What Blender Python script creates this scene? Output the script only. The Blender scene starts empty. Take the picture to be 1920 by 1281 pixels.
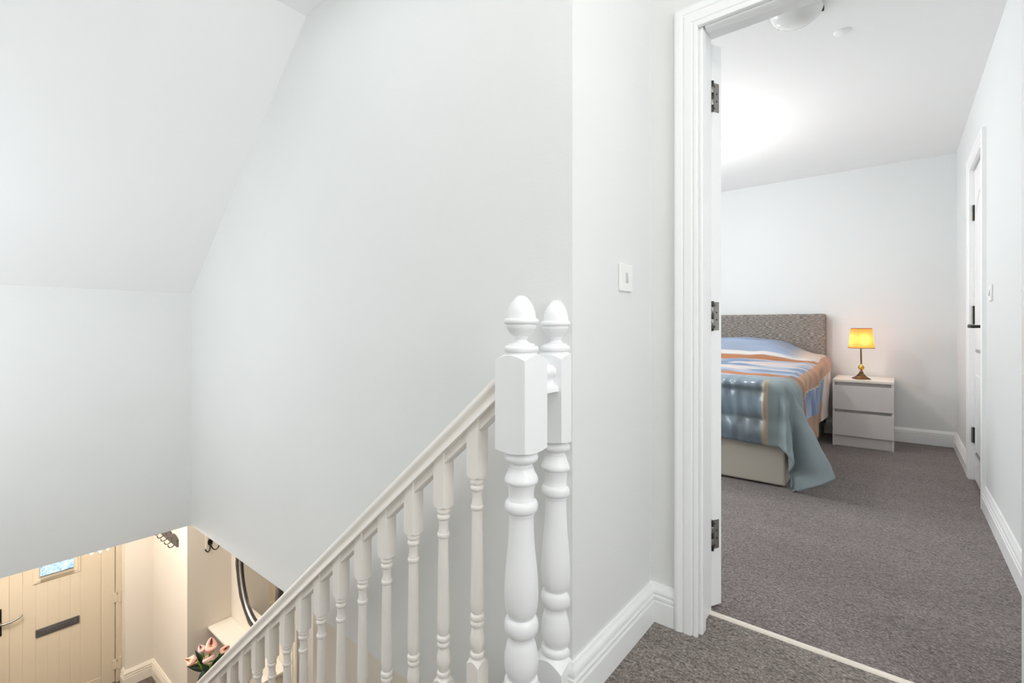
import bpy, bmesh, math, random
from mathutils import Vector, Matrix, noise as mnoise

random.seed(7)
scene = bpy.context.scene
COL = scene.collection
R = math.radians

# ------------------------------------------------------------------ camera
cam_d = bpy.data.cameras.new('camera')
cam = bpy.data.objects.new('camera', cam_d)
COL.objects.link(cam)
cam.location = (0.0, 0.0, 1.0)
cam.rotation_euler = (R(90), 0, R(38.83))
cam_d.sensor_width = 36.0
cam_d.lens = 36.0 * 900.0 / 1920.0
cam_d.shift_y = -26.5 / 1920.0
cam_d.clip_start = 0.02
scene.camera = cam

# ------------------------------------------------------------------ world, large lights, exposure
world = bpy.data.worlds.new('world')
scene.world = world
world.use_nodes = True
world.node_tree.nodes['Background'].inputs[0].default_value = (0.82, 0.90, 1.0, 1)
world.node_tree.nodes['Background'].inputs[1].default_value = 0.12
scene.view_settings.view_transform = 'Standard'
scene.view_settings.look = 'None'
scene.view_settings.gamma = 1.0
scene.view_settings.use_curve_mapping = False
scene.view_settings.exposure = 0.0
scene.cycles.max_bounces = 10
scene.cycles.diffuse_bounces = 8


ZROOF = 2.55


def area_light(name, loc, rot, sx, sy, power, color):
    d = bpy.data.lights.new(name, 'AREA')
    d.shape = 'RECTANGLE'
    d.size, d.size_y = sx, sy
    d.energy = power
    d.color = color
    o = bpy.data.objects.new(name, d)
    COL.objects.link(o)
    o.location = loc
    o.rotation_euler = rot
    return o


# daylight: landing window (right), bedroom window; rear, stair and roof lights are added unseen fill
area_light('landing_window_daylight', (1.36, 0.35, 1.45), (0, R(90), 0), 1.1, 1.1, 27, (0.94, 0.975, 1.0))
area_light('landing_rear_fill', (0.15, -1.36, 1.5), (R(90), 0, 0), 1.5, 1.2, 3.5, (0.97, 0.985, 1.0))  # added soft light from behind, no known window
area_light('stair_fill', (-2.60, -0.41, 0.95), (R(90), 0, 0), 1.3, 1.5, 14.6, (0.94, 0.975, 1.0))  # added to lift the long wall and the sloping ceiling
area_light('roof_fill', (-1.40, 0.42, ZROOF), (0, 0, 0), 0.9, 0.8, 5.2, (0.94, 0.975, 1.0))  # invented overhead opening, brightens the stairwell from above
area_light('bedroom_window_daylight', (-3.26, 2.75, 1.5), (0, R(-90), 0), 1.3, 1.6, 54, (0.965, 0.985, 1.0))


def point_light(name, loc, power, color, radius):
    d = bpy.data.lights.new(name, 'POINT')
    d.energy = power
    d.color = color
    d.shadow_soft_size = radius
    o = bpy.data.objects.new(name, d)
    COL.objects.link(o)
    o.location = loc
    return o


# ------------------------------------------------------------------ materials
def srgb(r, g, b):
    def f(c):
        c /= 255.0
        return c / 12.92 if c <= 0.04045 else ((c + 0.055) / 1.055) ** 2.4
    return (f(r), f(g), f(b), 1.0)


MATS = {}


def mat(name, color, rough=0.5, metal=0.0, var=0.0, scale=6.0, bump=0.0, bscale=300.0, spec=0.5, stretch=(1, 1, 1),
        color2=None, coat=0.0, trans=0.0, emit=None, estr=0.0, detail=4.0, sheen=0.0, sss=0.0, bdist=0.002):
    m = bpy.data.materials.new(name)
    m.use_nodes = True
    nt = m.node_tree
    b = nt.nodes['Principled BSDF']
    b.inputs['Roughness'].default_value = rough
    b.inputs['Metallic'].default_value = metal
    b.inputs['Specular IOR Level'].default_value = spec
    b.inputs['Coat Weight'].default_value = coat
    b.inputs['Transmission Weight'].default_value = trans
    b.inputs['Sheen Weight'].default_value = sheen
    tc = nt.nodes.new('ShaderNodeTexCoord')
    mp = nt.nodes.new('ShaderNodeMapping')
    mp.inputs['Scale'].default_value = stretch
    nt.links.new(tc.outputs['Object'], mp.inputs['Vector'])
    n = nt.nodes.new('ShaderNodeTexNoise')
    n.inputs['Scale'].default_value = scale
    n.inputs['Detail'].default_value = detail
    nt.links.new(mp.outputs['Vector'], n.inputs['Vector'])
    cr = nt.nodes.new('ShaderNodeValToRGB')
    if color2 is None:
        k = 1.0 - var
        color2 = tuple(c * k for c in color[:3]) + (1.0,)
    cr.color_ramp.elements[0].position = 0.32
    cr.color_ramp.elements[1].position = 0.68
    cr.color_ramp.elements[0].color = color2
    cr.color_ramp.elements[1].color = color
    nt.links.new(n.outputs['Fac'], cr.inputs['Fac'])
    nt.links.new(cr.outputs['Color'], b.inputs['Base Color'])
    if bump > 0:
        n2 = nt.nodes.new('ShaderNodeTexNoise')
        n2.inputs['Scale'].default_value = bscale
        n2.inputs['Detail'].default_value = 3.0
        nt.links.new(mp.outputs['Vector'], n2.inputs['Vector'])
        bp = nt.nodes.new('ShaderNodeBump')
        bp.inputs['Strength'].default_value = bump
        bp.inputs['Distance'].default_value = bdist
        nt.links.new(n2.outputs['Fac'], bp.inputs['Height'])
        nt.links.new(bp.outputs['Normal'], b.inputs['Normal'])
    if emit is not None:
        b.inputs['Emission Color'].default_value = emit
        b.inputs['Emission Strength'].default_value = estr
    MATS[name] = m
    return m


WALL = mat('wall_paint', srgb(229, 230, 229), 0.6, var=0.025, scale=2.2, bump=0.12, bscale=220, spec=0.3)
WALL_WARM = mat('wall_paint_landing', srgb(229, 228, 224), 0.6, var=0.02, scale=2.2, bump=0.12, bscale=220, spec=0.3)
WALL_BED = mat('wall_paint_bedroom', srgb(225, 228, 228), 0.6, var=0.015, scale=1.6, bump=0.08, bscale=220, spec=0.3)
CEIL = mat('ceiling_paint', srgb(243, 244, 244), 0.7, var=0.012, scale=1.5, bump=0.05, bscale=200, spec=0.2)
BEIGE = mat('hall_paint', srgb(228, 220, 207), 0.6, var=0.02, scale=2.0, bump=0.08, bscale=220, spec=0.3)
GLOSS = mat('white_gloss_paint', srgb(241, 242, 243), 0.28, var=0.02, scale=9, bump=0.05, bscale=60, spec=0.5)
SATIN = mat('white_satin_paint', srgb(243, 238, 231), 0.36, var=0.03, scale=14, bump=0.06, bscale=70, spec=0.5)  # cream tint carries warm bounce light from the hall
TRIM = mat('white_trim_paint', srgb(243, 244, 244), 0.32, var=0.012, scale=8, bump=0.03, bscale=80, spec=0.5)
HALLTRIM = mat('cream_trim_paint', srgb(236, 228, 214), 0.35, var=0.015, scale=8, spec=0.5)
DOORCREAM = mat('cream_door_paint', srgb(214, 200, 176), 0.42, var=0.03, scale=5, spec=0.45)
PLASTIC = mat('white_plastic', srgb(238, 238, 236), 0.3, var=0.01, scale=20, spec=0.5)
PLASTIC_D = mat('grey_plastic', srgb(196, 197, 195), 0.35, var=0.01, scale=20, spec=0.5)
STEEL = mat('brushed_steel', srgb(168, 163, 156), 0.38, metal=1.0, var=0.2, scale=60, spec=0.5, stretch=(1, 1, 0.2))
STEEL_D = mat('dark_steel', srgb(70, 67, 64), 0.35, metal=0.8, var=0.2, scale=60)
CHROME = mat('chrome', srgb(190, 190, 190), 0.15, metal=1.0, var=0.05, scale=20)
IRON = mat('black_iron', srgb(38, 32, 30), 0.45, metal=0.5, var=0.3, scale=60)
PEWTER = mat('pewter_wood', srgb(104, 96, 92), 0.5, metal=0.2, var=0.5, scale=90, bump=0.4, bscale=160)
BRASS = mat('polished_brass', srgb(226, 176, 84), 0.16, metal=1.0, var=0.1, scale=40)
BRASS_D = mat('antique_brass', srgb(128, 104, 72), 0.25, metal=1.0, var=0.25, scale=60)
LAMINATE = mat('grey_laminate', srgb(210, 205, 202), 0.42, var=0.02, scale=30, spec=0.4)
LAMTOP = mat('white_laminate', srgb(228, 220, 210), 0.3, var=0.02, scale=30, spec=0.5)
DIVAN = mat('divan_fabric', srgb(186, 180, 168), 0.85, var=0.06, scale=260, bump=0.3, bscale=700, spec=0.2)
MATTRESS = mat('mattress_fabric', srgb(232, 230, 226), 0.85, var=0.04, scale=120, spec=0.2)
SHELFW = mat('cream_shelf', srgb(240, 234, 222), 0.35, var=0.01, scale=20)
STRIP = mat('pale_threshold', srgb(238, 228, 216), 0.35, var=0.05, scale=40, stretch=(0.2, 1, 1))
DARKGAP = mat('dark_void', srgb(96, 98, 96), 0.8)
CERAMIC = mat('vase_glaze', srgb(58, 66, 62), 0.15, var=0.2, scale=8)
LEAF = mat('calla_leaf', srgb(32, 66, 40), 0.3, var=0.45, scale=25, spec=0.6, stretch=(1, 1, 0.3))
STEMG = mat('calla_stem', srgb(112, 148, 44), 0.4, var=0.3, scale=30)
PINK = mat('calla_pink', srgb(252, 176, 172), 0.45, color2=srgb(252, 214, 190), scale=22, spec=0.4)
MAUVE = mat('calla_mauve', srgb(230, 182, 190), 0.45, color2=srgb(250, 218, 192), scale=22, spec=0.4)
YELLOW = mat('calla_spadix', srgb(238, 206, 60), 0.55, var=0.2, scale=60)
TIPRED = mat('calla_tip', srgb(206, 96, 96), 0.5, var=0.3, scale=40)
GLASSW = mat('opal_glass', srgb(228, 229, 228), 0.12, var=0.03, scale=30, spec=0.6)
MIRROR = mat('mirror_glass', srgb(225, 225, 222), 0.02, metal=1.0)
BLACKFRAME = mat('mirror_frame_black', srgb(66, 60, 56), 0.35, var=0.4, scale=40, spec=0.6)
SILVER = mat('mirror_frame_silver', srgb(214, 212, 208), 0.2, metal=1.0, var=0.15, scale=30)
LETTER = mat('letterbox_metal', srgb(112, 110, 110), 0.32, metal=0.55, var=0.2, scale=20, stretch=(1, 0.3, 1))
BULB = mat('warm_bulb', srgb(255, 236, 200), 0.3, emit=(1.0, 0.90, 0.74, 1), estr=72.0)
CRYSTAL = mat('crystal', srgb(250, 250, 250), 0.05, trans=0.6, emit=srgb(255, 250, 240), estr=0.25)


def carpet(name, c1, c2, c3):
    m = bpy.data.materials.new(name)
    m.use_nodes = True
    nt = m.node_tree
    b = nt.nodes['Principled BSDF']
    b.inputs['Roughness'].default_value = 0.95
    b.inputs['Specular IOR Level'].default_value = 0.1
    b.inputs['Sheen Weight'].default_value = 0.25
    b.inputs['Sheen Roughness'].default_value = 0.6
    tc = nt.nodes.new('ShaderNodeTexCoord')

    def noise(scale, detail, sc=(1, 1, 1), dist=0.0):
        mp = nt.nodes.new('ShaderNodeMapping')
        mp.inputs['Scale'].default_value = sc
        nt.links.new(tc.outputs['Object'], mp.inputs['Vector'])
        n = nt.nodes.new('ShaderNodeTexNoise')
        n.inputs['Scale'].default_value = scale
        n.inputs['Detail'].default_value = detail
        n.inputs['Distortion'].default_value = dist
        nt.links.new(mp.outputs['Vector'], n.inputs['Vector'])
        return n
    grain = noise(120, 3.0, (1.0, 1.3, 1), 0.8)
    wav = noise(42, 3.0, (0.6, 1.35, 1), 1.8)
    broad = noise(2.2, 2.0, (0.6, 1.6, 1))
    r1 = nt.nodes.new('ShaderNodeValToRGB')
    e = r1.color_ramp.elements
    e[0].position, e[0].color = 0.34, c1
    e[1].position, e[1].color = 0.70, c3
    k = e.new(0.52)
    k.color = c2
    nt.links.new(grain.outputs['Fac'], r1.inputs['Fac'])
    r2 = nt.nodes.new('ShaderNodeValToRGB')
    r2.color_ramp.elements[0].position, r2.color_ramp.elements[0].color = 0.32, (0.40, 0.385, 0.375, 1)
    r2.color_ramp.elements[1].position, r2.color_ramp.elements[1].color = 0.50, (1, 1, 1, 1)
    nt.links.new(wav.outputs['Fac'], r2.inputs['Fac'])
    r3 = nt.nodes.new('ShaderNodeValToRGB')
    r3.color_ramp.elements[0].position, r3.color_ramp.elements[0].color = 0.35, (0.86, 0.85, 0.85, 1)
    r3.color_ramp.elements[1].position, r3.color_ramp.elements[1].color = 0.65, (1, 1, 1, 1)
    nt.links.new(broad.outputs['Fac'], r3.inputs['Fac'])
    m1 = nt.nodes.new('ShaderNodeMixRGB')
    m1.blend_type = 'MULTIPLY'
    m1.inputs[0].default_value = 0.85
    nt.links.new(r1.outputs['Color'], m1.inputs[1])
    nt.links.new(r2.outputs['Color'], m1.inputs[2])
    m2 = nt.nodes.new('ShaderNodeMixRGB')
    m2.blend_type = 'MULTIPLY'
    m2.inputs[0].default_value = 1.0
    nt.links.new(m1.outputs['Color'], m2.inputs[1])
    nt.links.new(r3.outputs['Color'], m2.inputs[2])
    nt.links.new(m2.outputs['Color'], b.inputs['Base Color'])
    ad = nt.nodes.new('ShaderNodeMath')
    ad.operation = 'ADD'
    nt.links.new(grain.outputs['Fac'], ad.inputs[0])
    nt.links.new(wav.outputs['Fac'], ad.inputs[1])
    bp = nt.nodes.new('ShaderNodeBump')
    bp.inputs['Strength'].default_value = 0.8
    bp.inputs['Distance'].default_value = 0.006
    nt.links.new(ad.outputs[0], bp.inputs['Height'])
    nt.links.new(bp.outputs['Normal'], b.inputs['Normal'])
    return m


CARPET_L = carpet('landing_carpet', srgb(88, 79, 73), srgb(137, 127, 119), srgb(180, 170, 160))
CARPET_B = carpet('bedroom_carpet', srgb(82, 73, 71), srgb(126, 114, 111), srgb(168, 155, 150))


def headboard_mat():
    m = bpy.data.materials.new('headboard_tweed')
    m.use_nodes = True
    nt = m.node_tree
    b = nt.nodes['Principled BSDF']
    b.inputs['Roughness'].default_value = 0.8
    b.inputs['Specular IOR Level'].default_value = 0.25
    tc = nt.nodes.new('ShaderNodeTexCoord')
    mp = nt.nodes.new('ShaderNodeMapping')
    mp.inputs['Scale'].default_value = (34, 34, 330)
    nt.links.new(tc.outputs['Object'], mp.inputs['Vector'])
    n = nt.nodes.new('ShaderNodeTexNoise')
    n.inputs['Scale'].default_value = 1.0
    n.inputs['Detail'].default_value = 4
    nt.links.new(mp.outputs['Vector'], n.inputs['Vector'])
    cr = nt.nodes.new('ShaderNodeValToRGB')
    e = cr.color_ramp.elements
    e[0].position, e[0].color = 0.36, srgb(84, 78, 74)
    e[1].position, e[1].color = 0.68, srgb(186, 178, 168)
    k = e.new(0.5)
    k.color = srgb(132, 125, 119)
    nt.links.new(n.outputs['Fac'], cr.inputs['Fac'])
    nt.links.new(cr.outputs['Color'], b.inputs['Base Color'])
    bp = nt.nodes.new('ShaderNodeBump')
    bp.inputs['Strength'].default_value = 0.5
    bp.inputs['Distance'].default_value = 0.003
    nt.links.new(n.outputs['Fac'], bp.inputs['Height'])
    nt.links.new(bp.outputs['Normal'], b.inputs['Normal'])
    return m


TWEED = headboard_mat()


def duvet_mat():
    m = bpy.data.materials.new('duvet_satin')
    m.use_nodes = True
    nt = m.node_tree
    b = nt.nodes['Principled BSDF']
    b.inputs['Specular IOR Level'].default_value = 0.5
    at = nt.nodes.new('ShaderNodeAttribute')
    at.attribute_name = 'print'
    at2 = nt.nodes.new('ShaderNodeAttribute')
    at2.attribute_name = 'gloss'
    nt.links.new(at.outputs['Color'], b.inputs['Base Color'])
    mr = nt.nodes.new('ShaderNodeMapRange')
    mr.inputs[1].default_value = 0.0
    mr.inputs[2].default_value = 1.0
    mr.inputs[3].default_value = 0.62
    mr.inputs[4].default_value = 0.22
    nt.links.new(at2.outputs['Fac'], mr.inputs[0])
    nt.links.new(mr.outputs[0], b.inputs['Roughness'])
    tc = nt.nodes.new('ShaderNodeTexCoord')
    n = nt.nodes.new('ShaderNodeTexNoise')
    n.inputs['Scale'].default_value = 400
    nt.links.new(tc.outputs['Object'], n.inputs['Vector'])
    bp = nt.nodes.new('ShaderNodeBump')
    bp.inputs['Strength'].default_value = 0.1
    bp.inputs['Distance'].default_value = 0.001
    nt.links.new(n.outputs['Fac'], bp.inputs['Height'])
    nt.links.new(bp.outputs['Normal'], b.inputs['Normal'])
    return m


DUVET = duvet_mat()


def shade_mat(name, cd, ct1, ct2):
    m = bpy.data.materials.new(name)
    m.use_nodes = True
    nt = m.node_tree
    for n in list(nt.nodes):
        nt.nodes.remove(n)
    out = nt.nodes.new('ShaderNodeOutputMaterial')
    d = nt.nodes.new('ShaderNodeBsdfDiffuse')
    d.inputs[0].default_value = cd
    t = nt.nodes.new('ShaderNodeBsdfTranslucent')
    tc = nt.nodes.new('ShaderNodeTexCoord')
    mp = nt.nodes.new('ShaderNodeMapping')
    mp.inputs['Scale'].default_value = (260, 260, 6)
    nt.links.new(tc.outputs['Object'], mp.inputs['Vector'])
    n = nt.nodes.new('ShaderNodeTexNoise')
    n.inputs['Scale'].default_value = 1
    nt.links.new(mp.outputs['Vector'], n.inputs['Vector'])
    cr = nt.nodes.new('ShaderNodeValToRGB')
    cr.color_ramp.elements[0].color = ct1
    cr.color_ramp.elements[1].color = ct2
    nt.links.new(n.outputs['Fac'], cr.inputs['Fac'])
    nt.links.new(cr.outputs['Color'], t.inputs[0])
    mx = nt.nodes.new('ShaderNodeMixShader')
    mx.inputs[0].default_value = 0.5
    nt.links.new(d.outputs[0], mx.inputs[1])
    nt.links.new(t.outputs[0], mx.inputs[2])
    nt.links.new(mx.outputs[0], out.inputs[0])
    return m


SHADE = shade_mat('lamp_shade_silk', srgb(200, 132, 80), srgb(206, 116, 54), srgb(230, 146, 78))


def stained_glass():
    m = bpy.data.materials.new('frosted_picture_glass')
    m.use_nodes = True
    nt = m.node_tree
    b = nt.nodes['Principled BSDF']
    b.inputs['Roughness'].default_value = 0.2
    tc = nt.nodes.new('ShaderNodeTexCoord')
    n = nt.nodes.new('ShaderNodeTexNoise')
    n.inputs['Scale'].default_value = 16
    n.inputs['Detail'].default_value = 5
    n.inputs['Distortion'].default_value = 2.0
    nt.links.new(tc.outputs['Object'], n.inputs['Vector'])
    cr = nt.nodes.new('ShaderNodeValToRGB')
    e = cr.color_ramp.elements
    e[0].position, e[0].color = 0.34, srgb(120, 160, 190)
    e[1].position, e[1].color = 0.62, srgb(226, 240, 250)
    k = e.new(0.46)
    k.color = srgb(176, 214, 240)
    k2 = e.new(0.72)
    k2.color = srgb(240, 208, 206)
    nt.links.new(n.outputs['Fac'], cr.inputs['Fac'])
    b.inputs['Base Color'].default_value = (0.03, 0.035, 0.04, 1)
    nt.links.new(cr.outputs['Color'], b.inputs['Emission Color'])
    b.inputs['Emission Strength'].default_value = 1.25  # pane shines by itself in place of daylight behind the door
    return m


STAINED = stained_glass()
PLANK = mat('grey_oak_plank', srgb(124, 114, 104), 0.45, color2=srgb(82, 74, 68), scale=9, stretch=(1, 9, 1), bump=0.1, bscale=40)


# ------------------------------------------------------------------ mesh helpers
class MB:
    def __init__(self):
        self.v, self.f = [], []

    def box(self, x0, x1, y0, y1, z0, z1):
        i = len(self.v)
        self.v += [(x0, y0, z0), (x1, y0, z0), (x1, y1, z0), (x0, y1, z0), (x0, y0, z1), (x1, y0, z1), (x1, y1, z1), (x0, y1, z1)]
        self.f += [tuple(i + k for k in q) for q in ((0, 3, 2, 1), (4, 5, 6, 7), (0, 1, 5, 4), (1, 2, 6, 5), (2, 3, 7, 6), (3, 0, 4, 7))]
        return self

    def prism(self, pts, axis, a, b):
        """polygon pts (2-D) extruded along axis from a to b"""
        def p3(p, t):
            return {'x': (t, p[0], p[1]), 'y': (p[0], t, p[1]), 'z': (p[0], p[1], t)}[axis]
        i = len(self.v)
        n = len(pts)
        self.v += [p3(p, a) for p in pts] + [p3(p, b) for p in pts]
        self.f.append(tuple(range(i + n - 1, i - 1, -1)))
        self.f.append(tuple(range(i + n, i + 2 * n)))
        for k in range(n):
            self.f.append((i + k, i + (k + 1) % n, i + n + (k + 1) % n, i + n + k))
        return self

    def lathe(self, prof, c=(0, 0, 0), seg=32, caps=True):
        """prof: list of (r, z) along Z"""
        i = len(self.v)
        for r, z in prof:
            for k in range(seg):
                a = 2 * math.pi * k / seg
                self.v.append((c[0] + r * math.cos(a), c[1] + r * math.sin(a), c[2] + z))
        for j in range(len(prof) - 1):
            for k in range(seg):
                a, b = i + j * seg + k, i + j * seg + (k + 1) % seg
                self.f.append((a, b, b + seg, a + seg))
        if caps:
            self.f.append(tuple(i + k for k in range(seg - 1, -1, -1)))
            j = i + (len(prof) - 1) * seg
            self.f.append(tuple(j + k for k in range(seg)))
        return self

    def tube(self, path, radii, seg=10):
        pts = [Vector(p) for p in path]
        if not isinstance(radii, (list, tuple)):
            radii = [radii] * len(pts)
        i = len(self.v)
        ref = None
        for j, p in enumerate(pts):
            t = (pts[min(j + 1, len(pts) - 1)] - pts[max(j - 1, 0)]).normalized()
            if ref is None:
                ref = t.orthogonal().normalized()
            ref = (ref - t * ref.dot(t)).normalized()
            b = t.cross(ref)
            for k in range(seg):
                a = 2 * math.pi * k / seg
                q = p + (ref * math.cos(a) + b * math.sin(a)) * radii[j]
                self.v.append(tuple(q))
        for j in range(len(pts) - 1):
            for k in range(seg):
                a, b2 = i + j * seg + k, i + j * seg + (k + 1) % seg
                self.f.append((a, b2, b2 + seg, a + seg))
        self.f.append(tuple(i + k for k in range(seg - 1, -1, -1)))
        j = i + (len(pts) - 1) * seg
        self.f.append(tuple(j + k for k in range(seg)))
        return self

    def sweep(self, path, prof, n):
        """profile (o, h): o along n x tangent, h along n; mitred polyline"""
        n = Vector(n)
        P = [Vector(p) for p in path]
        i = len(self.v)
        m = len(prof)
        for j in range(len(P)):
            t1 = (P[j] - P[j - 1]).normalized() if j > 0 else None
            t2 = (P[j + 1] - P[j]).normalized() if j < len(P) - 1 else None
            if t1 is None:
                mv = n.cross(t2)
            elif t2 is None:
                mv = n.cross(t1)
            else:
                a, b = n.cross(t1), n.cross(t2)
                mv = (a + b) / (1 + a.dot(b))
            for o, h in prof:
                self.v.append(tuple(P[j] + mv * o + n * h))
        for j in range(len(P) - 1):
            for k in range(m):
                a, b = i + j * m + k, i + j * m + (k + 1) % m
                self.f.append((a, b, b + m, a + m))
        self.f.append(tuple(i + k for k in range(m - 1, -1, -1)))
        j = i + (len(P) - 1) * m
        self.f.append(tuple(j + k for k in range(m)))
        return self

    def turned(self, rows, seg=48, c=(0, 0)):
        """rows (z, r) round or (z, a, 's') square of half-side a, or (z, a, 'c', k, rc): square ring sunk by k*(radius-rc)"""
        i = len(self.v)
        for row in rows:
            for k in range(seg):
                a = 2 * math.pi * (k + 0.5 * 0) / seg + math.pi / 4
                ca, sa = math.cos(a), math.sin(a)
                if len(row) == 2:
                    r, z = row[1], row[0]
                else:
                    r = row[1] / max(abs(ca), abs(sa))
                    z = row[0]
                    if row[2] == 'c':
                        z = row[0] + row[3] * (r - row[4])
                self.v.append((c[0] + r * ca, c[1] + r * sa, z))
        for j in range(len(rows) - 1):
            for k in range(seg):
                a, b = i + j * seg + k, i + j * seg + (k + 1) % seg
                self.f.append((a, b, b + seg, a + seg))
        self.f.append(tuple(i + k for k in range(seg - 1, -1, -1)))
        j = i + (len(rows) - 1) * seg
        self.f.append(tuple(j + k for k in range(seg)))
        return self

    def build(self, name, material, parent=None, smooth=None, bevel=0.0, fix=True, cut=None):
        me = bpy.data.meshes.new(name)
        me.from_pydata(self.v, [], self.f)
        if fix or cut:
            bm = bmesh.new()
            bm.from_mesh(me)
            if cut:
                g = bm.verts[:] + bm.edges[:] + bm.faces[:]
                r = bmesh.ops.bisect_plane(bm, geom=g, plane_co=cut[0], plane_no=cut[1], clear_outer=True)
                ed = [e for e in r['geom_cut'] if isinstance(e, bmesh.types.BMEdge)]
                bmesh.ops.contextual_create(bm, geom=ed)
            bmesh.ops.recalc_face_normals(bm, faces=bm.faces[:])
            bm.to_mesh(me)
            bm.free()
        if smooth is not None:
            me.polygons.foreach_set('use_smooth', [True] * len(me.polygons))
            me.set_sharp_from_angle(angle=R(smooth))
        o = bpy.data.objects.new(name, me)
        COL.objects.link(o)
        me.materials.append(material)
        if parent is not None:
            o.parent = parent
        if bevel > 0:
            md = o.modifiers.new('edge', 'BEVEL')
            md.width = bevel
            md.segments = 2
            md.limit_method = 'ANGLE'
        return o


def tag(o, label=None, cat=None, group=None, kind=None):
    if label:
        o['label'] = label
    if cat:
        o['category'] = cat
    if group:
        o['group'] = group
    if kind:
        o['kind'] = kind
    return o


def empty(name, loc=(0, 0, 0), rz=0.0):
    o = bpy.data.objects.new(name, None)
    COL.objects.link(o)
    o.location = loc
    o.rotation_euler = (0, 0, rz)
    o.empty_display_size = 0.1
    return o


def struct(name, mb, m, label, cat, smooth=None, bevel=0.0):
    return tag(mb.build(name, m, None, smooth, bevel), label, cat, kind='structure')


# ------------------------------------------------------------------ key plan positions (metres; camera stands at x=0, y=0)
XL, YL = -0.665, 1.079          # convex corner of stairwell wall and landing wall
XW = -3.443                     # end wall of the stairwell
YD, YD2 = 1.593, 1.755          # door wall, landing and bedroom faces
XR, YB, ZC = 0.377, 5.423, 2.452
ZB = -0.236                     # underside of the upper floor
ZG = -2.65                      # hall floor
ZL = 2.37                       # landing ceiling

# ------------------------------------------------------------------ landing and stairwell shell
struct('stairwell_wall_back', MB().box(-3.60, XL, YL, YL + 0.12, ZB, 2.6),
       WALL, 'tall pale grey wall behind the stair balustrade', 'wall')
struct('landing_wall_left', MB().box(XL - 0.115, XL, YL + 0.12, YD + 0.05, ZB, 2.6),
       WALL, 'short off-white wall with light switch beside the bedroom door', 'wall')
struct('stairwell_wall_end', MB().box(XW - 0.12, XW, -0.35, YL, ZB, 1.30),
       WALL, 'low pale wall under the sloping ceiling at the end of the stairwell', 'wall')
x0, z0, x1, z1 = XW, 1.21, -2.03, ZL
struct('sloped_ceiling', MB().prism([(x0 - 0.3, z0 - 0.3 * 0.82), (x1, z1), (x1, z1 + 0.16), (x0 - 0.3, z0 + 0.16)], 'y', -0.35, YL),
       CEIL, 'white sloping ceiling over the stairwell', 'ceiling')
m = MB()
m.box(x1, -1.85, -0.35, YD + 0.05, ZL, ZL + 0.1).box(-0.95, 1.42, -1.42, YD + 0.05, ZL, ZL + 0.1)
m.box(-1.85, -0.95, -0.35, 0.02, ZL, ZL + 0.1).box(-1.85, -0.95, 0.82, YD + 0.05, ZL, ZL + 0.1)  # gap left for the added roof light
m.box(-1.87, -1.85, 0.0, 0.84, ZL + 0.1, ZL + 0.2).box(-0.95, -0.93, 0.0, 0.84, ZL + 0.1, ZL + 0.2)
m.box(-1.85, -0.95, 0.0, 0.02, ZL + 0.1, ZL + 0.2).box(-1.85, -0.95, 0.82, 0.84, ZL + 0.1, ZL + 0.2)
struct('landing_ceiling', m, CEIL, 'flat white ceiling above the landing', 'ceiling')
m = MB()
m.box(XL - 0.115, -0.524, YD, YD2, -0.24, 2.6)
m.box(0.262, 1.42, YD, YD2, -0.24, 2.6)
m.box(-0.524, 0.262, YD, YD2, 2.03, 2.6)
struct('landing_wall_front', m, WALL, 'off-white wall around the bedroom doorway', 'wall')
m = MB()
m.box(1.3, 1.42, -1.42, -0.2, 0, 2.5).box(1.3, 1.42, 0.9, YD, 0, 2.5).box(1.3, 1.42, -0.2, 0.9, 0, 0.9).box(1.3, 1.42, -0.2, 0.9, 2.0, 2.5)
struct('landing_wall_right', m, WALL_WARM, 'off-white landing wall with a window opposite the stairs', 'wall')
m = MB()
m.box(-0.9, 1.42, -1.42, -1.3, 0, 0.9).box(-0.9, 1.42, -1.42, -1.3, 2.1, 2.5).box(0.9, 1.42, -1.42, -1.3, 0.9, 2.1).box(-1.02, -0.6, -1.42, -1.3, 0.9, 2.1).box(-1.02, -0.9, -1.3, -0.47, -0.24, 2.5)
struct('landing_wall_back', m, WALL_WARM, 'off-white landing wall with an added window, facing the bedroom door', 'wall')
m = MB()
m.box(-6.27, -0.9, -0.47, -0.35, ZG, 0.20).box(-6.27, -0.9, -0.47, -0.35, 1.70, 2.5).box(-6.27, -3.25, -0.47, -0.35, 0.20, 1.70).box(-1.95, -0.9, -0.47, -0.35, 0.20, 1.70)
struct('stairwell_wall_front', m, WALL, 'plain wall with an added tall window on the near side of the stairs', 'wall')
struct('landing_floor', MB().box(-0.72, 1.3, -1.3, YD2 - 0.02, -0.236, 0.0),
       CARPET_L, 'taupe carpet on the landing floor', 'floor')


def window(name, plane, c, w, h, label):
    root = tag(empty(name, c), label, 'window', kind='structure')
    ax = (1, 0) if plane == 'y' else (0, 1)

    def bx(mb, u0, u1, z0, z1, d0, d1):
        if plane == 'y':
            mb.box(u0, u1, d0, d1, z0, z1)
        else:
            mb.box(d0, d1, u0, u1, z0, z1)
    for (u0, u1, z0, z1) in ((-w / 2, w / 2, -h / 2, -h / 2 + 0.05), (-w / 2, w / 2, h / 2 - 0.05, h / 2), (-w / 2, -w / 2 + 0.05, -h / 2, h / 2),
                             (w / 2 - 0.05, w / 2, -h / 2, h / 2), (-0.025, 0.025, -h / 2, h / 2)):
        mb = MB()
        bx(mb, u0, u1, z0, z1, -0.03, 0.03)
        mb.build('window_frame', TRIM, root)
    return root


window('window_1', 'x', (1.39, 0.35, 1.45), 1.1, 1.1, 'white framed landing window opposite the stairs')
window('added_window_2', 'y', (0.15, -1.385, 1.5), 1.5, 1.2, 'white framed landing window added for extra light, facing the bedroom door')  # invented window, frames the added rear light

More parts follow.
